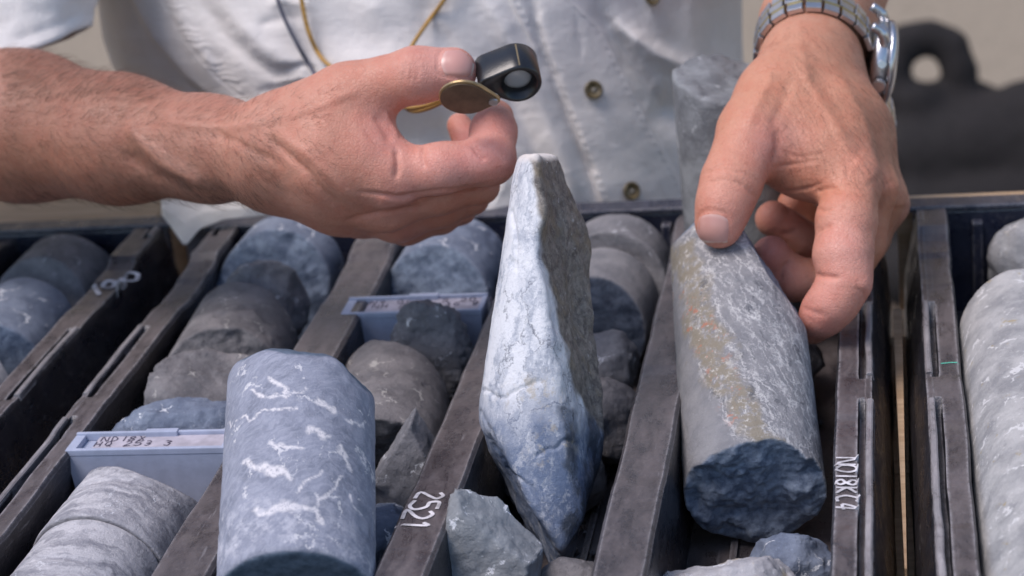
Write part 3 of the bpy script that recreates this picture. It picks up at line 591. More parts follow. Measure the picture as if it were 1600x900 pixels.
# ================================================================== PERSON
def smin(a, b, k):
    h = np.clip(.5+.5*(b-a)/k, 0, 1); return b*(1-h)+a*h-k*h*(1-h)
def scap(G, a, b, ra, rb):
    ab = b-a; t = np.clip(((G-a)@ab)/(ab@ab), 0, 1); d = G-a-t[..., None]*ab
    return np.sqrt((d*d).sum(-1))-(ra+(rb-ra)*t)
def mkgrid(prims, h):
    P = np.array([p for g in prims for c in g[2] for p in (c[0]-max(c[2], c[3]), c[1]-max(c[2], c[3]), c[0]+max(c[2], c[3]), c[1]+max(c[2], c[3]))])
    lo, hi = P.min(0)-5, P.max(0)+5
    xs = [np.arange(lo[i], hi[i]+h, h, dtype=np.float32) for i in range(3)]
    return lo, xs
def evalprims(groups, h):
    """groups: (k_to_body, k_inside, [capsule a,b,ra,rb], layer); layer 0 body, others are fingers kept apart from one another"""
    lo, xs = mkgrid(groups, h); shp = tuple(len(x) for x in xs)
    def acc(D, caps, k):
        for a, b, ra, rb in caps:
            r = max(ra, rb)+k+4; s = []
            for i in range(3):
                l = int(max(0, (min(a[i], b[i])-r-lo[i])//h)); u = int(min(shp[i], (max(a[i], b[i])+r-lo[i])//h+2)); s.append(slice(l, u))
            G = np.stack(np.meshgrid(xs[0][s[0]], xs[1][s[1]], xs[2][s[2]], indexing='ij'), -1)
            d = scap(G, a.astype(np.float32), b.astype(np.float32), ra, rb); sub = D[tuple(s)]; D[tuple(s)] = smin(sub, d, k)
        return D
    body = np.full(shp, 60, np.float32); fing = np.full(shp, 60, np.float32); kb = 6
    for kto, kin, caps, layer in groups:
        if layer == 0: body = acc(body, caps, kin)
        else:
            f = acc(np.full(shp, 60, np.float32), caps, kin); kb = kto; body = smin(body, f, kto) if layer == 2 else body
            if layer == 1: fing = smin(fing, f, .9)
    D = smin(body, fing, kb); return surfnet(D, np.array(lo, float), h)
def K(a, b):
    """capsule from pixel notation (px, py, depth, radius px) to camera millimetres"""
    return (PC(*a[:3]), PC(*b[:3]), a[3]*a[2]/F, b[3]*b[2]/F)
def chain(*p): return [K(p[i], p[i+1]) for i in range(len(p)-1)]
def skin_disp(V, Q, feats, blobs, base, h):
    """feats: (pixel polyline, sigma px, amp mm, depth lo, depth hi)"""
    N = vnormals(V, Q); px = np.stack([800+F*V[:, 0]/-V[:, 2], 450-F*V[:, 1]/-V[:, 2]], 1); dep = -V[:, 2]
    vw = -V/np.linalg.norm(V, axis=1, keepdims=True); fr = np.clip((N*vw).sum(1)*2.2, 0, 1)
    wp = px+np.stack([fbm(V, 6, 3, 2.), fbm(V, 6, 3, 22.)], 1)*2.5
    disp = fbm(V, 26, 3, 4.)*.55+fbm(V, 7, 3, 7.)*.14
    for poly, sg, am, d0, d1 in feats:
        d, t = pxdist(wp, poly); e = np.minimum(1, np.minimum(t, 1-t)*5+.25)
        disp = disp+am*np.exp(-(d/sg)**2)*e*fr*((dep > d0) & (dep < d1))
    C = np.array(base, float)[None, :].repeat(len(V), 0)
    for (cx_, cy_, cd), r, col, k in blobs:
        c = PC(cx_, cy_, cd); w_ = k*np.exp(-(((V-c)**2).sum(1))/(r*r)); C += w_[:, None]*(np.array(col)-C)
    return V+N*disp[:, None], C
def ringf(cx_, cy_, a, b_, d0, d1, am=-.55, s_=2.2): return ([(cx_+a*math.copysign(abs(math.cos(t))**.6, math.cos(t)), cy_+b_*math.copysign(abs(math.sin(t))**.6, math.sin(t))) for t in [k*math.pi/10 for k in range(21)]], s_, am, d0, d1)
def skinmat():
    n = NT('skin'); c = n.attr('col')
    a = n.t.nodes.new('ShaderNodeAttribute'); a.attribute_name = 'col'; c = a.outputs['Color']
    c = n.mix(n.ramp(n.noise(9, 6, .7), .38, .66, 0, .42), c, n.mix(1.0, c, (.92, .66, .60), 'MULTIPLY'))
    c = n.mix(n.ramp(n.noise(3.2, 4, .6), .60, .70, 0, .30), c, n.mix(1.0, c, (.66, .50, .42), 'MULTIPLY'))
    c = n.mix(n.ramp(n.noise(1.3, 3, .6), .45, .7, 0, .16), c, n.mix(1.0, c, (1.25, 1.2, 1.18), 'MULTIPLY'))
    v = n.vadd(n.tc, n.noise(4, 4, .6, col=True), .003)
    b1 = n.bump(n.math('ADD', n.ramp(n.voro(1.5, vec=v), 0, .16), n.math('MULTIPLY', n.noise(.8, 3), .6)), .09, .9)
    b2 = n.bump(n.noise(5.5, 5, .7), .7, .75, b1)
    m = n.out(c, n.ramp(n.noise(2, 4), .3, .7, .42, .6), b2, Specular_IOR_Level=.5)
    s = n.b; s.inputs['Subsurface Weight'].default_value = .13; s.inputs['Subsurface Radius'].default_value = (1, .35, .2); s.inputs['Subsurface Scale'].default_value = .0035
    return m
skm = skinmat()
# ---- picture-left arm (the man's right): forearm, hand with thumb on top, fingers curled round the loupe
Lg = [
 (0, 12, chain((-330, 120, 1085, 128), (-120, 182, 1035, 122), (40, 197, 1000, 112), (190, 217, 965, 95), (330, 233, 935, 76), (430, 240, 912, 70))
       + chain((430, 210, 912, 52), (520, 180, 895, 50)) + chain((430, 250, 912, 60), (520, 265, 893, 62))
       + chain((430, 220, 905, 55), (520, 235, 892, 62), (606, 272, 886, 46))                                # index metacarpal
       + chain((430, 262, 915, 52), (520, 292, 905, 50), (604, 318, 902, 38))                             # middle
       + chain((430, 285, 925, 42), (530, 318, 918, 38), (622, 342, 922, 32))                             # ring
       + chain((440, 298, 938, 30), (560, 335, 938, 26), (634, 352, 942, 24))                             # little
       + chain((455, 195, 905, 46), (548, 150, 893, 44))                                                 # thumb metacarpal
       + chain((545, 165, 893, 36), (575, 225, 889, 32), (600, 262, 886, 34)) + chain((500, 190, 896, 48), (560, 250, 888, 46)), 0),
 (9, 5, chain((548, 148, 893, 45), (605, 130, 887, 40), (650, 118, 880, 42), (708, 112, 878, 37.5)), 2),
 (7, 5, chain((610, 275, 886, 42), (690, 263, 880, 38), (766, 250, 882, 37), (771, 206, 892, 34), (775, 183, 902, 29)), 1),
 (7, 4, chain((600, 320, 902, 40), (690, 302, 902, 31), (752, 291, 905, 27)) + chain((752, 289, 905, 27), (740, 240, 940, 26), (718, 196, 948, 20)), 1),
 (7, 4, chain((622, 343, 920, 34), (690, 325, 925, 28), (738, 309, 932, 24), (735, 260, 960, 22)), 1),
 (7, 4, chain((636, 352, 940, 29), (690, 341, 948, 23), (722, 330, 956, 19), (720, 290, 975, 18)), 1)]
hand_h = .95
VL, QL = evalprims(Lg, hand_h); VL = smooth(VL, QL, 2)
fl = [
 ([(618, 232), (622, 255), (619, 280)], 4.5, -1.3, 800, 960), ([(664, 226), (660, 246), (664, 262)], 3.2, -.8, 800, 960), ([(736, 226), (748, 240), (758, 250)], 3.0, -1.0, 800, 960),
 ([(585, 180), (600, 200), (612, 222)], 6, -.9, 800, 960), ([(600, 176), (612, 196), (622, 214)], 3.5, .7, 800, 960), ([(570, 205), (590, 226), (612, 240)], 3, -.5, 800, 960),
 ([(420, 215), (470, 260), (505, 300), (540, 330)], 5.5, -1.5, 800, 970), ([(430, 205), (480, 240), (520, 280), (560, 318)], 8, 1.1, 800, 970),
 ([(330, 205), (400, 238), (430, 255)], 7, -1.1, 850, 1000), ([(200, 190), (225, 225), (270, 262), (340, 300)], 12, 2.6, 850, 1050), ([(190, 235), (240, 275), (320, 308)], 12, -2.2, 850, 1050),
 ([(260, 190), (340, 200), (420, 190)], 8, 1.2, 850, 1000), ([(455, 180), (500, 165), (560, 140)], 7, .8, 800, 950),
 ([(540, 345), (600, 330), (660, 322)], 4, -1.2, 850, 960), ([(560, 300), (620, 306), (690, 300), (770, 287)], 3.2, -1.1, 850, 960),
 ([(590, 318), (625, 316), (650, 312)], 15, 1.2, 850, 960), ([(610, 350), (640, 366)], 12, .8, 850, 990),
 ([(650, 96), (654, 112), (650, 130)], 3, -.35, 800, 960), ([(642, 98), (645, 112), (641, 130)], 2.6, -.3, 800, 960), ([(632, 100), (634, 113), (632, 128)], 2.6, -.25, 800, 960),
 ([(540, 108), (556, 104), (572, 110)], 7, .6, 800, 960), ([(470, 150), (500, 180), (520, 215)], 5, .6, 800, 960), ([(790, 250), (796, 268), (790, 282)], 8, .6, 800, 960)]
fl.append(ringf(714, 98, 29, 24, 800, 960)); fl = [(p, s_, a*1.25 if s_ < 5 else a*.9, d0, d1) for p, s_, a, d0, d1 in fl]
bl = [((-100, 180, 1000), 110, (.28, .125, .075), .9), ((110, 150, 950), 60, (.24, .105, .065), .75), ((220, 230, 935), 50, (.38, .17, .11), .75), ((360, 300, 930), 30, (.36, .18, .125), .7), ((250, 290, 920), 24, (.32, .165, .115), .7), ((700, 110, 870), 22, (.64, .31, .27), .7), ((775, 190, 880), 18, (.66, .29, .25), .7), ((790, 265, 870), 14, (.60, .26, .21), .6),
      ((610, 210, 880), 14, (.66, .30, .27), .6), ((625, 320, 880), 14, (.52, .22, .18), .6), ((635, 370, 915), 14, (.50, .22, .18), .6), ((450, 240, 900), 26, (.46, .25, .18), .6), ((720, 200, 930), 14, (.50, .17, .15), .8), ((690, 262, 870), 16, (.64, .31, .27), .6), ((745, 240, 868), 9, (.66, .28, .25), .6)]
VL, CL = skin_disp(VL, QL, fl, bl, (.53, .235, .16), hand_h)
# ---- picture-right arm (the man's left): wrist with watch, hand hanging down over the held core
Rg = [
 (0, 12, chain((1420, -620, 1330, 140), (1375, -330, 1180, 122), (1325, -120, 1060, 96), (1272, 40, 985, 77), (1268, 92, 958, 70))
       + chain((1325, -120, 1075, 96), (1282, 60, 1000, 71), (1282, 130, 985, 62))
       + chain((1262, 95, 948, 64), (1300, 190, 925, 56), (1333, 282, 905, 40))
       + chain((1280, 112, 955, 58), (1325, 200, 938, 54), (1362, 292, 925, 38))
       + chain((1284, 125, 970, 54), (1336, 210, 955, 50), (1376, 305, 948, 38))
       + chain((1290, 128, 990, 48), (1342, 222, 980, 45), (1383, 318, 972, 34))
       + chain((1248, 110, 942, 56), (1210, 160, 928, 55), (1177, 208, 914, 48))
       + chain((1190, 205, 918, 44), (1235, 222, 918, 46), (1290, 250, 910, 44)) + chain((1240, 150, 930, 60), (1285, 235, 915, 50))
       + chain((1205, 250, 922, 28), (1250, 265, 920, 30), (1300, 280, 910, 34)), 0),
 (9, 5, chain((1175, 212, 914, 49), (1158, 250, 905, 45), (1143, 285, 898, 45.5), (1131, 320, 894, 41), (1124, 350, 893, 38)), 2),
 (7, 5, chain((1333, 285, 905, 42), (1322, 345, 893, 44), (1317, 400, 886, 44), (1322, 440, 883, 38)) + chain((1322, 440, 883, 38), (1302, 472, 884, 37), (1286, 490, 888, 32.5)) + chain((1286, 490, 888, 32), (1270, 512, 896, 26)), 1),
 (6, 4, chain((1362, 295, 925, 38), (1345, 380, 930, 36), (1318, 440, 935, 34), (1285, 436, 935, 32)) + chain((1276, 436, 935, 31), (1243, 437, 932, 33)) + chain((1226, 424, 932, 28), (1205, 398, 928, 30)) + chain((1240, 436, 932, 31), (1226, 424, 932, 27)), 1),
 (6, 4, chain((1376, 308, 948, 36), (1350, 380, 955, 33), (1310, 400, 958, 30)) + chain((1300, 390, 958, 27), (1252, 376, 954, 30)) + chain((1252, 376, 954, 29), (1232, 357, 952, 25), (1208, 342, 950, 28)), 1),
 (6, 4, chain((1384, 320, 972, 32), (1360, 375, 978, 28), (1310, 370, 980, 25)) + chain((1300, 365, 980, 22), (1268, 350, 978, 24)) + chain((1268, 350, 978, 23), (1254, 332, 976, 20), (1238, 318, 974, 23)), 1)]
VR, QR = evalprims(Rg, hand_h); VR = smooth(VR, QR, 2)
fr_ = [
 ([(1262, 432), (1287, 431), (1310, 434)], 3.4, -1.3, 820, 915), ([(1254, 482), (1268, 487), (1288, 492)], 3.6, -.4, 820, 920), ([(1271, 374), (1282, 358), (1300, 350)], 4, -1.5, 820, 915),
 ([(1276, 300), (1285, 295), (1300, 293), (1315, 300)], 3.5, -1.1, 820, 930), ([(1275, 325), (1288, 330), (1298, 326)], 3, -.7, 820, 930),
 ([(1190, 296), (1230, 300), (1268, 293), (1290, 282)], 2.6, -.6, 820, 960), ([(1205, 262), (1240, 256), (1282, 250)], 3, -.45, 820, 960), ([(1215, 235), (1250, 246), (1290, 240)], 3, -.4, 820, 960),
 ([(1212, 200), (1216, 228), (1208, 255)], 6, -1.4, 820, 960), ([(1226, 205), (1235, 228)], 10, .7, 820, 960),
 ([(1098, 272), (1125, 262), (1165, 270), (1182, 285)], 2.6, -.5, 820, 960), ([(1104, 287), (1130, 280), (1160, 288)], 2.4, -.35, 820, 960), ([(1110, 262), (1130, 256), (1160, 262)], 2.4, -.35, 820, 960), ([(1152, 283), (1172, 300), (1184, 310)], 2.6, -.5, 820, 960),
 ([(1335, 250), (1352, 262), (1362, 285)], 15, 1.6, 820, 990), ([(1392, 285), (1405, 305), (1405, 325)], 14, 1.6, 850, 1100), ([(1375, 262), (1378, 300), (1372, 340)], 8, -1.6, 850, 1100),
 ([(1245, 100), (1290, 170), (1335, 250)], 8, 1.1, 820, 1100), ([(1305, 110), (1345, 180), (1385, 280)], 8, 1.0, 820, 1100), ([(1275, 110), (1318, 180), (1360, 260)], 8, -.7, 820, 1100), ([(1210, 110), (1190, 150), (1165, 200)], 9, 1.2, 820, 1100), ([(1238, 120), (1222, 160), (1205, 200)], 8, -1.0, 820, 1100),
 ([(1250, 60), (1256, 100), (1262, 130)], 8, .9, 820, 1100), ([(1180, 116), (1200, 106), (1220, 104)], 2.2, -.5, 820, 1100),
 ([(1352, 350), (1366, 390), (1366, 420)], 8, -.6, 820, 1100), ([(1345, 440), (1360, 450), (1362, 466)], 9, .9, 820, 1000), ([(1338, 448), (1350, 456), (1352, 470)], 2.5, -.5, 820, 1000), ([(1222, 366), (1238, 364), (1246, 358)], 3, -.6, 900, 1000), ([(1216, 440), (1222, 420), (1236, 408)], 3.2, -1.0, 900, 1000)]
fr_.append(ringf(1114, 356, 26, 27, 800, 960)); fr_ = [(p, s_, a*1.3 if s_ < 4 else a*.75, d0, d1) for p, s_, a, d0, d1 in fr_]
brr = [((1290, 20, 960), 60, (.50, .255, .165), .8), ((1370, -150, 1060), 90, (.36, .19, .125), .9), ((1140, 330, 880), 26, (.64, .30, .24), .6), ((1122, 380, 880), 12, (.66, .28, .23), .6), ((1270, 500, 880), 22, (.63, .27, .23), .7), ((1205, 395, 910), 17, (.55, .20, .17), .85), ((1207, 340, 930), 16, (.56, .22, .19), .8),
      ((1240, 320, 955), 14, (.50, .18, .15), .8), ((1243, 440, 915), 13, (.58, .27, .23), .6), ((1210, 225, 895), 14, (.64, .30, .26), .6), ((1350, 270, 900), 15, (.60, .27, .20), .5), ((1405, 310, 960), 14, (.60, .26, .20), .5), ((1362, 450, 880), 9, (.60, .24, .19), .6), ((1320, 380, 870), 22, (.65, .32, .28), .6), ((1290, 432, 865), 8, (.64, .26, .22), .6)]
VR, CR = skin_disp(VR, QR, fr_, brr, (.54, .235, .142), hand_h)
# ---- upper arms and trunk hidden in the shirt (coarse), same surface
Tg = [(0, 40, [K((-330, 120, 1085, 126), (60, -720, 1230, 170)), K((1420, -620, 1330, 138), (1330, -760, 1300, 160)), K((160, -740, 1290, 150), (1200, -740, 1290, 150)),
      K((640, -700, 1320, 300), (650, 250, 1300, 320)), K((450, -650, 1320, 240), (470, 200, 1300, 220)), K((850, -650, 1320, 240), (830, 200, 1300, 250))], 0)]
VT, QT = evalprims(Tg, 7.0); VT = smooth(VT, QT, 1)
CT = np.array((.45, .25, .18))[None].repeat(len(VT), 0)
Vb = np.concatenate([VL, VR, VT]); Qb = np.concatenate([QL, QR+len(VL), QT+len(VL)+len(VR)]); Cb = np.concatenate([CL, CR, CT])
person = empty('person', atd(650, 450, 1300))
tag(person, 'person in a pale button shirt holding a loupe and touching a streaked core', 'person')
PI = Matrix.Translation(-Vector(person.location)); I4 = Matrix.Identity(4)
body = link('body', qmesh('body', cam2w(Vb), Qb, True, {'col': Cb}), skm, person, PI)
bvL = BVHTree.FromPolygons([Vector(v) for v in VL], [tuple(int(i) for i in q) for q in QL]); bvR = BVHTree.FromPolygons([Vector(v) for v in VR], [tuple(int(i) for i in q) for q in QR])
def hitpx(bv, px, py):
    r = Vector(ray(px, py)); h = bv.ray_cast(Vector((0, 0, 0)), r.normalized()); return h
def nail(bv, c, u, lu, lv, mat, lift=.55, label=None):
    """u = direction towards the fingertip in pixels; lu, lv half sizes in px"""
    u = np.array(u, float)/np.linalg.norm(u); v = np.array([-u[1], u[0]]); n = 22; V = []; Q = []; ok = {}
    for i in range(n+1):
        for j in range(n+1):
            a, b = i/n*2-1, j/n*2-1
            rb = math.sqrt(max(0, 1-b*b*.35)) if a > 0 else math.sqrt(max(0, 1-b*b*.55))
            x, y = a*rb*lu, b*(1-.10*max(0, -a))*lv
            p = np.array(c)+u*x+v*y; h = hitpx(bv, *p)
            e = max(abs(a), abs(b)); up = lift*(1-max(0, (e-.75)/.25)**2*(1.0 if a < .6 else .35))-.08
            ok[i, j] = len(V); V.append(np.array(h[0])+np.array(h[1])*up if h[0] is not None else V[-1])
    for i in range(n):
        for j in range(n): Q.append((ok[i, j], ok[i+1, j], ok[i+1, j+1], ok[i, j+1]))
    V = np.array(V); V = smooth(V, np.array(Q), 3); t = np.repeat(np.linspace(-1, 1, n+1), n+1)
    o = link('nail', qmesh('nail', cam2w(V), Q, True, {'tip': t}), mat, body, I4)
    return o
nn = NT('fingernail'); cn = nn.mix(nn.ramp(nn.attr('tip'), .80, .90), nn.mix(nn.ramp(nn.attr('tip'), -.95, -.6), (.60, .36, .31), (.56, .29, .25)), (.66, .50, .42))
nm_ = nn.out(cn, .3, nn.bump(nn.noise(1.5, 3, vec=nn.map((1, 1, 1))), .05), Specular_IOR_Level=.5)
nail(bvL, (715, 98), (1, -.02), 27, 22, nm_, .3); nail(bvR, (1114, 357), (-.10, 1), 24, 26, nm_, .3)
# ---- fine arm hair
def hairs(bv, boxes, flow, mat, seed, lenmm=(4, 10), r=.05):
    rs = random.Random(seed); V = []; Q = []
    for (x0, y0, x1, y1, n) in boxes:
        for _ in range(n):
            px, py = rs.uniform(x0, x1), rs.uniform(y0, y1); h = hitpx(bv, px, py)
            if h[0] is None: continue
            p = np.array(h[0]); nn_ = np.array(h[1]); f = flow(px, py); f = np.array([f[0], -f[1], 0])+np.array([rs.gauss(0, .3), rs.gauss(0, .3), rs.gauss(0, .2)])
            f = nrm(f-nn_*(f@nn_)*.85); L = rs.uniform(*lenmm); s = nrm(np.cross(f, nn_)); k = len(V); m = 4
            for j in range(m):
                t = j/(m-1); q = p+f*L*t+nn_*(L*.22*math.sin(t*2.2)+.05); w_ = r*(1-t*.8)
                V += [q+s*w_, q-s*w_*.5+nn_*w_, q-s*w_*.5-nn_*w_]
            for j in range(m-1):
                for e in range(3): Q.append((k+j*3+e, k+j*3+(e+1) % 3, k+j*3+3+(e+1) % 3, k+j*3+3+e))
    o = link('arm_hair', qmesh('arm_hair', cam2w(np.array(V)), Q, True), mat, body, I4); o['kind'] = 'stuff'
hm = plain('hair', (.11, .055, .035), .5)
hairs(bvL, [(0, 80, 430, 325, 2300), (0, 75, 240, 160, 900), (0, 270, 400, 325, 700), (400, 140, 520, 300, 130)], lambda x, y: (1, .5 if y > 200 else -.2), hm, 1)
hairs(bvR, [(1190, 40, 1400, 290, 1200), (1330, 120, 1425, 320, 500), (1330, 330, 1364, 400, 40)], lambda x, y: (.35, 1), hm, 2, (3, 7), .028)
# ------------------------------------------------------------------ shirt
def cloth(name, base, parent=None):
    n = NT(name); v = n.tc; f = n.noise(30, 5, .6)
    c = n.mix(n.ramp(f, .35, .65), [x*.93 for x in base], base)
    slub = n.math('ADD', n.noise(2.2, 4, .7, vec=n.map((1, 1, .25))), n.noise(2.2, 4, .7, vec=n.map((.25, 1, 1))))
    wv = n.math('ADD', n.wave(.9, 1.2, vec=n.map((1, 0, 0))), n.wave(.9, 1.2, vec=n.map((0, 0, 1), (0, 0, 0))))
    return n.out(c, .85, n.bump(n.math('ADD', slub, n.math('MULTIPLY', wv, .2)), .55, .8, n.bump(n.noise(9, 5, .65), .5, .5)), Sheen_Weight=.15, Specular_IOR_Level=.2)
shm = cloth('shirt_cloth', (.73, .69, .66))
ypt = [-760, -500, -200, -60, 0, 60, 100, 150, 230, 330, 345, 700]
LE = [60, 80, 120, 146, 152, 160, 174, 205, 232, 246, 250, 250]; RE = [1250, 1230, 1190, 1165, 1160, 1160, 1162, 1160, 1150, 1140, 1138, 1138]
pk_l = ([-760, -60, 8, 87, 170, 295, 345], [560, 772, 800, 841, 883, 932, 950]); pk_r = ([-760, -60, 0, 49, 140, 211, 287, 345], [650, 866, 892, 943, 989, 1023, 1064, 1084])
flap = ([-760, -60, 0, 60, 120, 165, 200, 345], [120, 190, 204, 236, 288, 345, 372, 420])
SF = [([(480, 112), (600, 118), (700, 145), (790, 200)], 42, 9), ([(560, 225), (680, 235), (790, 275)], 46, -13), ([(918, -20), (962, 58), (1005, 132), (1030, 190)], 15, -7), ([(960, 30), (1015, 76), (1091, 116), (1140, 124)], 15, 9), ([(1010, 165), (1060, 176), (1120, 180)], 30, -12), ([(1060, 150), (1085, 230), (1100, 320)], 18, 3),
      ([(822, -30), (842, 55), (868, 130), (915, 262), (935, 320)], 8, -5), ([(748, -40), (792, 55), (848, 170), (884, 262), (905, 330)], 17, 5.5), ([(770, 90), (810, 180), (850, 280), (862, 330)], 14, -3.5), ([(700, 60), (745, 170), (790, 270)], 20, 3),
      ([(300, -20), (350, 50), (420, 108), (470, 150)], 15, -4), ([(262, -20), (300, 60), (345, 140)], 14, 3), ([(345, 0), (400, 70), (455, 100), (520, 118)], 18, 3.5), ([(400, 40), (440, 30), (475, 28)], 9, -1.6), ([(410, 12), (450, 4), (490, 12)], 8, 1.5),
      ([(430, 112), (470, 104), (500, 108)], 7, -2.5), ([(425, 128), (468, 124), (500, 130)], 6, 2.0), ([(400, 140), (450, 140), (510, 142)], 8, -2.5), ([(560, -20), (600, 50), (650, 120)], 26, 3), ([(640, -10), (690, 60), (735, 130)], 18, -3),
      ([(900, 20), (905, 60), (910, 90)], 6, -.7), ([(650, 190), (720, 215), (800, 250)], 20, -3.5), ([(620, 240), (720, 262), (820, 300)], 20, 3), ([(175, 60), (200, 110), (260, 150)], 16, 3.5), ([(165, 20), (180, 60), (210, 100)], 8, -1.6),
      ([(1075, -20), (1080, 60), (1092, 108)], 12, 2.4), ([(1110, -20), (1112, 60), (1120, 110)], 12, -2.4), ([(1020, -20), (1022, 30), (1040, 70)], 14, 2), ([(1000, 250), (1030, 300), (1045, 340)], 8, -.9)]
def shirt_surface():
    rows = np.concatenate([np.linspace(-760, -70, 46)[:-1], np.linspace(-70, 348, 250)]); ph = np.concatenate([np.linspace(-1.62, 1.62, 520), np.linspace(1.66, 2*math.pi-1.66, 60)])
    R_, P_ = np.meshgrid(rows, ph, indexing='ij'); l = np.interp(R_, ypt, LE); r = np.interp(R_, ypt, RE)
    px = (l+r)/2+(r-l)/2*np.sin(P_); s = np.abs(np.sin(P_))
    d = 1082-.035*(330-np.maximum(R_, -120))+.12*np.maximum(0, -120-R_)+135*(1-np.cos(P_))
    fr = np.clip(np.cos(P_)*4, 0, 1); q = np.stack([px.ravel(), R_.ravel()], 1)
    D3 = np.stack([px*.33, R_*.33, d], -1); D3[..., 2] *= .4
    z = (fbm(D3, 60, 3, 1.)*6+fbm(D3*[1, 1.6, 1], 17, 3, 5.)*.5)
    wq = q+np.stack([fbm(D3.reshape(-1, 3), 14, 3, 2.), fbm(D3.reshape(-1, 3), 14, 3, 12.)], 1)*7
    for poly, sg, am in SF:
        dd, t = pxdist(wq, poly); e = np.minimum(1, np.minimum(t, 1-t)*4+.1); z = z+(am*np.exp(-(dd/sg)**2)*e).reshape(z.shape)
    a, b = np.interp(R_, *pk_l), np.interp(R_, *pk_r); ss = lambda v, w_: np.clip(v/w_*.5+.5, 0, 1)**2*(3-2*np.clip(v/w_*.5+.5, 0, 1))
    z = z+2.2*ss(px-a, 2.6)*ss(b-px, 2.6)
    for e in (a+9, b-9): z = z-.5*np.exp(-((px-e)/2.2)**2)*(1+.6*np.sin(R_*.5))
    f = np.interp(R_, *flap); z = z+9*ss(px-f, 5)*np.clip((700-px)/300, 0, 1)*np.clip((330-R_)/120, 0, 1)
    for off_, am in ((58, .42), (74, .3)):
        e = f+off_; z = z+am*np.sin(R_*.5+np.sin(R_*.11)*3+np.sin(px*.2))*np.exp(-((px-e)/7.5)**2)
    z = z-.8*np.exp(-((px-f-50)/2.2)**2)-.5*np.exp(-((px-f-6)/2)**2)
    d = d-z*fr*np.clip((400-R_)/60, 0, 1)
    c = np.stack([(px-800)/F*d, (450-R_)/F*d, -d], -1)
    n0, n1 = c.shape[:2]; I, J = np.meshgrid(np.arange(n0-1), np.arange(n1), indexing='ij'); J2 = (J+1) % n1
    Q = np.stack([I*n1+J, (I+1)*n1+J, (I+1)*n1+J2, I*n1+J2], -1).reshape(-1, 4)
    return c.reshape(-1, 3), Q
SV, SQ = shirt_surface()
shirt = link('shirt', qmesh('shirt', cam2w(SV), SQ), shm, person, PI)
md = shirt.modifiers.new('thickness', 'SOLIDIFY'); md.thickness = .0009; md.offset = -1
bvS = BVHTree.FromPolygons([Vector(v) for v in SV], [tuple(int(i) for i in q) for q in SQ])
def sleeve(hemx, hemy, slope, cx0, cx1, a0, a1, d0, d1, b, seed):
    rows = np.linspace(0, 1, 110); ph = np.linspace(0, 2*math.pi, 181)[:-1]; S, P_ = np.meshgrid(rows, ph, indexing='ij')
    px = cx0+(cx1-cx0)*S+(a0+(a1-a0)*S)*np.sin(P_); py = (hemy+slope*(px-hemx))*(1-S)+(-800)*S; d = d0+(d1-d0)*S-b*np.cos(P_)
    D3 = np.stack([px*.33, py*.33, d], -1); z = fbm(D3*[1, 2.2, 1], 42, 3, seed)*7+fbm(D3, 15, 3, seed+3)*1.4+1.3*np.exp(-(S/.012)**2)-.7*np.exp(-((S-.028)/.004)**2)
    d = d-z*np.cos(P_); px = px+z*3*np.sin(P_)
    c = np.stack([(px-800)/F*d, (450-py)/F*d, -d], -1); n0, n1 = c.shape[:2]; I, J = np.meshgrid(np.arange(n0-1), np.arange(n1), indexing='ij'); J2 = (J+1) % n1
    Q = np.stack([I*n1+J, (I+1)*n1+J, (I+1)*n1+J2, I*n1+J2], -1).reshape(-1, 4)
    o = link('sleeve', qmesh('sleeve', cam2w(c.reshape(-1, 3)), Q), shm, shirt, Matrix.Identity(4)); m_ = o.modifiers.new('thickness', 'SOLIDIFY'); m_.thickness = .0014; m_.offset = -1
sleeve(0, 98, -.40, -85, 120, 232, 250, 1085, 1240, 76, 3.0); sleeve(1400, -470, .1, 1400, 1200, 190, 240, 1270, 1290, 80, 8.0)
# shirt tail dipping into the gap between two trays
tp = [(250, 322), (330, 318), (470, 322), (520, 326)]; bp = [(262, 342), (289, 386), (315, 356), (400, 340)]
V = []; n1, n2 = 40, 24
for i in range(n1):
    u = i/(n1-1); ax_ = 252+(520-252)*u; top_ = 312; bot = np.interp(ax_, [252, 264, 289, 312, 350, 400, 520], [336, 350, 387, 358, 343, 338, 334])
    for j in range(n2):
        t = j/(n2-1); py = top_+(bot-top_)*t; V.append(PC(ax_, py, 1086+ 10*math.sin(u*9)*.3+ (4 if t > .5 else 0)*(t-.5)))
Qt = np.array([(i*n2+j, i*n2+j+1, (i+1)*n2+j+1, (i+1)*n2+j) for i in range(n1-1) for j in range(n2-1)])
o = link('shirt_tail', qmesh('shirt_tail', cam2w(np.array(V)), Qt), shm, shirt, I4); m_ = o.modifiers.new('thickness', 'SOLIDIFY'); m_.thickness = .0009
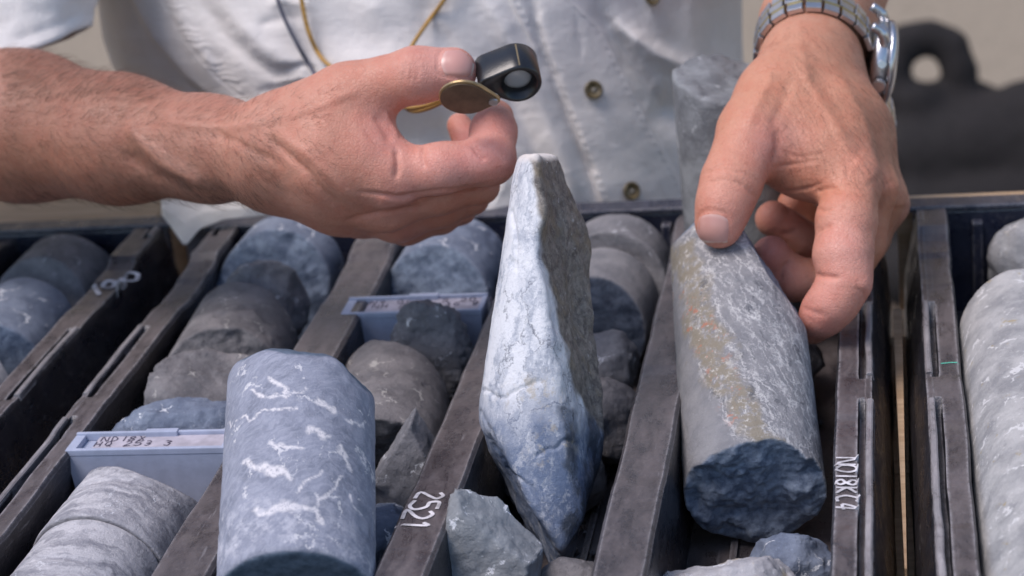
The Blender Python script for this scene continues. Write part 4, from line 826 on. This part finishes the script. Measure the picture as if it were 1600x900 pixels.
# buttons
btm = plain('horn_button', (.10, .075, .035), .3, 1, .5); bts = plain('button_thread', (.30, .28, .24), .8)
for bx_, by_, rr in ((926, 141, 5.0), (985, 299, 5.0), (1017, -3, 4.4), (868, -60, 5.0)):
    r_ = Vector(ray(bx_, by_)).normalized(); h = bvS.ray_cast(Vector((0, 0, 0)), r_)
    nz = nrm(np.array(h[1])); nz = nz if nz[2] > 0 else -nz; nz = nrm(nz+np.array([0, .15, .5])); nx = nrm(np.cross([0, 1, 0], nz)); ny = np.cross(nz, nx)
    org = cam2w(np.array(h[0])+nz*1.5); fm = frame(org, RW@nx, RW@ny, RW@nz)
    bm = bmesh.new(); prof = [(0, .3), (rr*.55, .3), (rr*.68, .9), (rr*.85, 1.2), (rr*.97, .8), (rr, .2), (rr*.9, -.6), (0, -.7)]; rings = []
    for (a, zz) in prof: rings.append([bm.verts.new((a*math.cos(k*math.pi/14), a*math.sin(k*math.pi/14), zz)) for k in range(28)] if a else [bm.verts.new((0, 0, zz))])
    for A0, B0 in zip(rings, rings[1:]):
        for k in range(28):
            if len(A0) == 1: bm.faces.new((A0[0], B0[k], B0[(k+1) % 28]))
            elif len(B0) == 1: bm.faces.new((A0[k], A0[(k+1) % 28], B0[0]))
            else: bm.faces.new((A0[k], A0[(k+1) % 28], B0[(k+1) % 28], B0[k]))
    b_ = bmobj('button', bm, btm, shirt, fm, True)
    bm = bmesh.new(); tube(bm, [np.array((-1, -1, .4)), np.array((0, 0, .75)), np.array((1, 1, .4))], .35, 6); tube(bm, [np.array((-1, 1, .4)), np.array((0, 0, .75)), np.array((1, -1, .4))], .35, 6); bmobj('thread', bm, bts, b_)
# trousers (behind the table)
bm = bmesh.new()
for sx in (-1, 1):
    c0 = atd(690+sx*160, 330, 1250); g = np.array([c0[0]+sx*20, c0[1]+20, -900.]); tube(bm, [g, (g+c0)/2, c0], [70, 85, 105], 20)
bmobj('trousers', bm, plain('trouser_cloth', (.10, .10, .12), .9, 2, .15), person, PI, True)
# ------------------------------------------------------------------ lanyard cords
def cord(name, label, pts, r, mat, cat='cord'):
    q = []
    for x, y, d in pts:
        h = bvS.ray_cast(Vector((0, 0, 0)), Vector(ray(x, y)).normalized())
        if d > 1030 and h[0] is not None: d = -h[0][2]-5.0
        q.append((x, y, d))
    P = [cam2w(PC(*p)) for p in q]; bm = bmesh.new(); tube(bm, spline(P, 14), r, 10)
    return tag(bmobj(name, bm, mat, None, None, True), label, cat)
n = NT('mustard_cord'); tw = n.wave(1.2, 0.5, vec=n.map((1, 1, 1), (0, .6, .7))); ym = n.out(n.mix(tw, (.42, .215, .04), (.58, .34, .08)), .55, n.bump(tw, .35))
lan = cord('lanyard', 'mustard yellow lanyard cord hanging over the shirt down to the loupe', [(452, -260, 1061), (462, -70, 1058), (473, 10, 1054), (484, 55, 1050), (502, 90, 1044), (528, 112, 1026), (580, 150, 1000), (640, 168, 950), (700, 150, 915), (742, 108, 893), (752, 100, 884)], 1.15, ym, 'lanyard')
lan2 = cord('strand', None, [(770, -200, 1051), (722, -60, 1048), (696, -4, 1042), (668, 35, 1031), (641, 76, 1020), (620, 120, 1000), (640, 172, 955), (700, 154, 916), (742, 110, 895), (752, 100, 886)], 1.1, ym, None)
lan2.parent = lan
cord('dark_line', 'thin dark grey line running down the shirt beside the yellow loop', [(395, -220, 1066), (424, -50, 1062), (438, 12, 1056), (464, 68, 1050), (492, 116, 1038), (530, 180, 1010)], 1.05, plain('dark_grey_line', (.085, .085, .115), .6))  # thin dark grey tube laid just in front of the shirt
# ------------------------------------------------------------------ loupe
bk = plain('black_enamel', (.012, .012, .014), .28, 1.2, .2, Specular_IOR_Level=.6)
az_ = nrm([.12, -.70, .70]); ux_ = nrm(np.array([-1, .05, 0])-az_*(np.array([-1, .05, 0])@az_)); uy_ = np.cross(az_, ux_)
oc = cam2w(PC(811, 133, 872)); fl_ = frame(oc, RW@ux_, RW@uy_, RW@az_)
lp = empty('loupe', (0, 0, 0), fl_); tag(lp, 'small black folding loupe held between thumb and forefinger', 'loupe')
def hull(R1, r2, D, n=72):
    o = []
    for k in range(n):
        t = 2*math.pi*k/n; dx, dy = math.cos(t), math.sin(t); best = R1
        for q in range(0, 41):
            s = q/40; cx_, rr = D*s, R1+(r2-R1)*s; b = dx*cx_; disc = b*b-(cx_*cx_-rr*rr)
            if disc > 0: best = max(best, b+math.sqrt(disc))
        o.append((dx*best, dy*best))
    return o
def holed(H, rh, prof, n=72):
    """prof: (kind, inset, z) rings; kind o = outer hull, i = hole"""
    bm = bmesh.new(); R = []
    for kind, ins, z in prof:
        if kind == 'o': R.append([bm.verts.new((x*(1-ins/math.hypot(x, y)), y*(1-ins/math.hypot(x, y)), z)) for x, y in H])
        else: R.append([bm.verts.new(((rh+ins)*math.cos(2*math.pi*k/n), (rh+ins)*math.sin(2*math.pi*k/n), z)) for k in range(n)])
    for A0, B0 in zip(R, R[1:]+R[:1]):
        for k in range(n): bm.faces.new((A0[k], A0[(k+1) % n], B0[(k+1) % n], B0[k]))
    return bm
H = hull(9.6, 4.4, 12.5)
bmobj('body', holed(H, 6.0, [('o', 1.2, 0), ('o', .5, -.3), ('o', 0, -1), ('o', 0, -15.6), ('o', .5, -16.4), ('i', 1.2, -16.6), ('i', 0, -15), ('i', 0, -2.2), ('i', 1.4, -1.4), ('i', 1.6, -.2)]), bk, lp, None, True)
gl = NT('lens_glass'); glm = gl.out((.50, .52, .55), .12, Specular_IOR_Level=.8); gl.b.inputs['Transmission Weight'].default_value = .35; gl.b.inputs['IOR'].default_value = 1.3
bm = bmesh.new(); R = []
for z, sgn in ((-5.2, 1), (-9.2, -1)):
    for a in ((6.0, 4.4, 2.2) if sgn > 0 else (2.2, 4.4, 6.0)): R.append([bm.verts.new((a*math.cos(k*math.pi/20), a*math.sin(k*math.pi/20), z+sgn*(36-a*a)*.03)) for k in range(40)])
for A0, B0 in zip(R, R[1:]):
    if R.index(A0) == 2: continue
    for k in range(40): bm.faces.new((A0[k], A0[(k+1) % 40], B0[(k+1) % 40], B0[k]))
bm.faces.new(R[2]); bm.faces.new(R[3])
for k in range(40): bm.faces.new((R[0][k], R[0][(k+1) % 40], R[5][(k+1) % 40], R[5][k]))
bmobj('lens', bm, glm, lp, None, True)
brs = plain('worn_brass', (.42, .30, .16), .38, 1.5, .2, Metallic=.85); dkb = plain('bronze_cover', (.13, .085, .055), .42, 3, .25, Metallic=.35)
bm = bmesh.new(); box(bm, -.35, .35, -9.6, -9.3, -15.2, -1.2); o = bmobj('edge_line', bm, brs, lp); o.rotation_euler.z = .0
if (RW@uy_)[2] > 0: o.rotation_euler.z = math.pi
# swing-out cover
nz = nrm([-.04, -.84, .54]); cx2 = nrm(np.array([1, -.12, 0])-nz*(np.array([1, -.12, 0])@nz)); cy2 = np.cross(nz, cx2); Lw = fl_.inverted()
fc = Lw@frame(cam2w(PC(726, 154, 858)), RW@cx2, RW@cy2, RW@nz); H2 = hull(10.6, 3.0, 11.5)
def plate(H, z0, z1, ins=.5):
    bm = bmesh.new(); n = len(H); f = lambda i, z: [bm.verts.new((x*(1-i/math.hypot(x, y)), y*(1-i/math.hypot(x, y)), z)) for x, y in H]; R = [f(ins, z0), f(0, z0+.3), f(0, z1-.3), f(ins, z1)]
    for A0, B0 in zip(R, R[1:]):
        for k in range(n): bm.faces.new((A0[k], A0[(k+1) % n], B0[(k+1) % n], B0[k]))
    bm.faces.new(R[0]); bm.faces.new(R[-1]); return bm
cv = bmobj('cover', plate(H2, -1.6, 0), brs, lp, fc)
bmobj('cover_face', plate([(x*.93, y*.93) for x, y in H2], .02, .45, .3), dkb, cv)
bm = bmesh.new(); tube(bm, [np.array((11.8, 0, -2.5)), np.array((11.8, 0, 1.2))], 1.9, 20); bmobj('pivot', bm, plain('steel_pin', (.5, .5, .5), .3, 1, .1, Metallic=.9), cv)
# ------------------------------------------------------------------ wristwatch
stl = plain('steel', (.56, .56, .58), .30, 1.5, .08, Metallic=1.0); gld = plain('gold_tone', (.58, .46, .22), .30, 1.5, .1, Metallic=1.0); drk_ = plain('watch_gap', (.03, .03, .03), .6)
Aa = nrm([.12, .60, -.79]); Uu = np.array([.97, -.16, .16]); Uu = nrm(Uu-Aa*(Uu@Aa)); Vv = np.cross(Uu, Aa); Vv = Vv if Vv[2] > 0 else -Vv
Wc = PC(1278, 87, 968)
wt = empty('wristwatch', (0, 0, 0), frame(cam2w(Wc), RW@Uu, RW@Vv, RW@np.cross(Uu, Vv))); tag(wt, 'steel wristwatch with a gold and steel link band, worn above the hanging hand', 'wristwatch')
As = 1.0 if np.cross(Uu, Vv)@Aa > 0 else -1.0
rad = []
for k in range(120):
    t = 2*math.pi*k/120; di = Uu*math.cos(t)+Vv*math.sin(t); rm = 0
    for e in (-8, 0, 8):
        h = bvR.ray_cast(Vector(Wc+Aa*e), Vector(di)); rm = max(rm, h[3] if h[0] is not None and h[3] < 60 else 26)
    rad.append(rm+1.1)
rad = np.array(rad)
for _ in range(10): rad = (np.roll(rad, 1)+rad+np.roll(rad, -1))/3
def rp(t): return float(np.interp((t/(2*math.pi)*120) % 120, np.arange(121), np.append(rad, rad[0])))
pts = [np.array([rp(t)*math.cos(t), rp(t)*math.sin(t)]) for t in np.linspace(.42, 2*math.pi-.42, 600)]
Ls = np.cumsum([0]+[np.linalg.norm(b-a) for a, b in zip(pts, pts[1:])]); NL = int(Ls[-1]/7.6); step = Ls[-1]/NL
for k in range(NL):
    s = (k+.5)*step; i = int(np.searchsorted(Ls, s)); c = pts[min(i, 599)]; c1 = pts[max(0, i-6)]; c2 = pts[min(599, i+6)]; tg = nrm(c2-c1); nr = np.array([tg[1], -tg[0]]); nr = nr if nr@c > 0 else -nr
    m = frame(np.array([c[0]+nr[0]*1.3, c[1]+nr[1]*1.3, 0]), (tg[0], tg[1], 0), (nr[0], nr[1], 0), np.cross((tg[0], tg[1], 0), (nr[0], nr[1], 0)))
    bm = bmesh.new()
    for z0, z1 in ((-9.6, -4.6), (4.6, 9.6)): box(bm, -step/2+.28, step/2-.28, -1.3, 1.3, z0, z1)
    lk = bmobj('band_link', bm, stl, wt, m, bev=.55)
    bm = bmesh.new(); box(bm, -step/2+.28, step/2-.28, -1.2, 1.35, -4.4, -2.6); box(bm, -step/2+.28, step/2-.28, -1.2, 1.35, 2.6, 4.4); bmobj('gold_strip', bm, gld, lk, bev=.4)
    bm = bmesh.new(); box(bm, -step/2+1.2, step/2+.9, -1.3, 1.5, -2.4, 2.4); bmobj('centre_link', bm, stl, lk, bev=.5)
r0 = max(rp(0), rp(.2), rp(-.2))-1.6
def lathe(prof, n=64):
    bm = bmesh.new(); R = [[bm.verts.new((z, a*math.cos(2*math.pi*k/n), a*math.sin(2*math.pi*k/n))) for k in range(n)] for a, z in prof]
    for A0, B0 in zip(R, R[1:]):
        for k in range(n): bm.faces.new((A0[k], A0[(k+1) % n], B0[(k+1) % n], B0[k]))
    bm.faces.new(R[0]); bm.faces.new(R[-1]); return bm
bmobj('case', lathe([(15.5, r0), (17.8, r0+1), (18.4, r0+2.4), (18.4, r0+5.6), (17.6, r0+6.6), (16, r0+7)]), stl, wt, None, True)
bmobj('bezel', lathe([(17.0, r0+6.7), (18.9, r0+7.2), (19.2, r0+8.4), (18.6, r0+9.8), (16.6, r0+10.6), (15.6, r0+10.2)]), stl, wt, None, True)
bmobj('dial', lathe([(15.4, r0+9.2), (15.3, r0+10.22)]), plain('pale_dial', (.55, .52, .46), .4), wt)
gq = NT('crystal'); gqm = gq.out((.95, .95, .95), .05); gq.b.inputs['Transmission Weight'].default_value = .9; gq.b.inputs['IOR'].default_value = 1.3
bmobj('crystal', lathe([(15.5, r0+10.4), (15.4, r0+11.2), (13, r0+11.6), (6, r0+11.9), (1, r0+12)]), gqm, wt, None, True)
for sy in (-1, 1):
    for sz in (-1, 1):
        P = [np.array([r0+4.6, sy*13, sz*9.4]), np.array([r0+4.4, sy*17, sz*9.2]), np.array([r0+2.2, sy*20.5, sz*9.0]), np.array([r0-2.0, sy*23, sz*9.0])]
        bm = bmesh.new(); tube(bm, spline(P, 5), [2.6]*5+[2.5]*5+[2.1]*6, 12); bmobj('lug', bm, stl, wt, None, True)
for k, (yy, rr, ln) in enumerate(((0, 3.1, 4.2), (8.2, 2.2, 3.4), (-8.2, 2.2, 3.4))):
    zz = -As*math.sqrt(18.2**2-yy*yy); dr = nrm([0, yy, zz]); c = np.array([r0+4, yy, zz])
    bm = bmesh.new(); tube(bm, [c-dr, c+dr*ln*.5, c+dr*ln*.52, c+dr*ln*.95, c+dr*ln], [1.3, 1.3, rr, rr, rr*.8], 20); bmobj('crown' if k == 0 else 'push_button', bm, stl, wt)
# ------------------------------------------------------------------ dark bag far behind
def blob(name, label, cat, caps, mat, h=6.0):
    V, Q = evalprims([(0, 14, caps, 0)], h); V = smooth(V, Q, 2); V = V+vnormals(V, Q)*(fbm(V, 60, 3, 2.)*7)[:, None]; o = link(name, qmesh(name, cam2w(V), Q), mat); return tag(o, label, cat)
bgd = plain('black_canvas', (.010, .008, .009), .9, 3, .3); DB = 2500
caps = [K((1430, 240, DB, 62), (1600, 215, DB, 85)), K((1440, 330, DB, 70), (1640, 330, DB, 100)), K((1430, 165, DB, 40), (1520, 170, DB+40, 45)), K((1425, 420, DB, 60), (1650, 420, DB, 100)), K((1640, 230, DB, 95), (1700, 240, DB, 90))]
hp = [(1402, 150), (1395, 105), (1415, 68), (1450, 58), (1485, 72), (1500, 110), (1505, 155)]
caps += [K((a[0], a[1], DB, 25), (b[0], b[1], DB, 25)) for a, b in zip(hp, hp[1:])]
blob('canvas_bag', 'black canvas bag with a stiff curved handle, blurred behind the hand', 'bag', caps, bgd)
cb = atd(1560, 520, DB); tb2 = empty('stool', (cb[0], cb[1], -900)); tag(tb2, 'dark wooden stool carrying the black canvas bag', 'stool')
stz = cb[2]+900-2; dkw = plain('dark_wood', (.06, .045, .035), .6, 5, .2)
bm = bmesh.new(); box(bm, -190, 190, -150, 150, stz-30, stz); bmobj('seat', bm, dkw, tb2, bev=4)
for sx in (-160, 160):
    for sy in (-120, 120): bm = bmesh.new(); box(bm, sx-16, sx+16, sy-16, sy+16, 0, stz-30.5); bmobj('leg', bm, dkw, tb2, bev=2)
# wooden rail behind the trays
for xa, xb, yr in ((-1300, -285, 384), (108, 1300, 365)):
    bm = bmesh.new(); box(bm, xa, xb, yr, 437 if xa < 0 else 383, -56, -1); o = bmobj('back_rail', bm, wd, tb, bev=1.5); o.location = (0, -.1, .057)
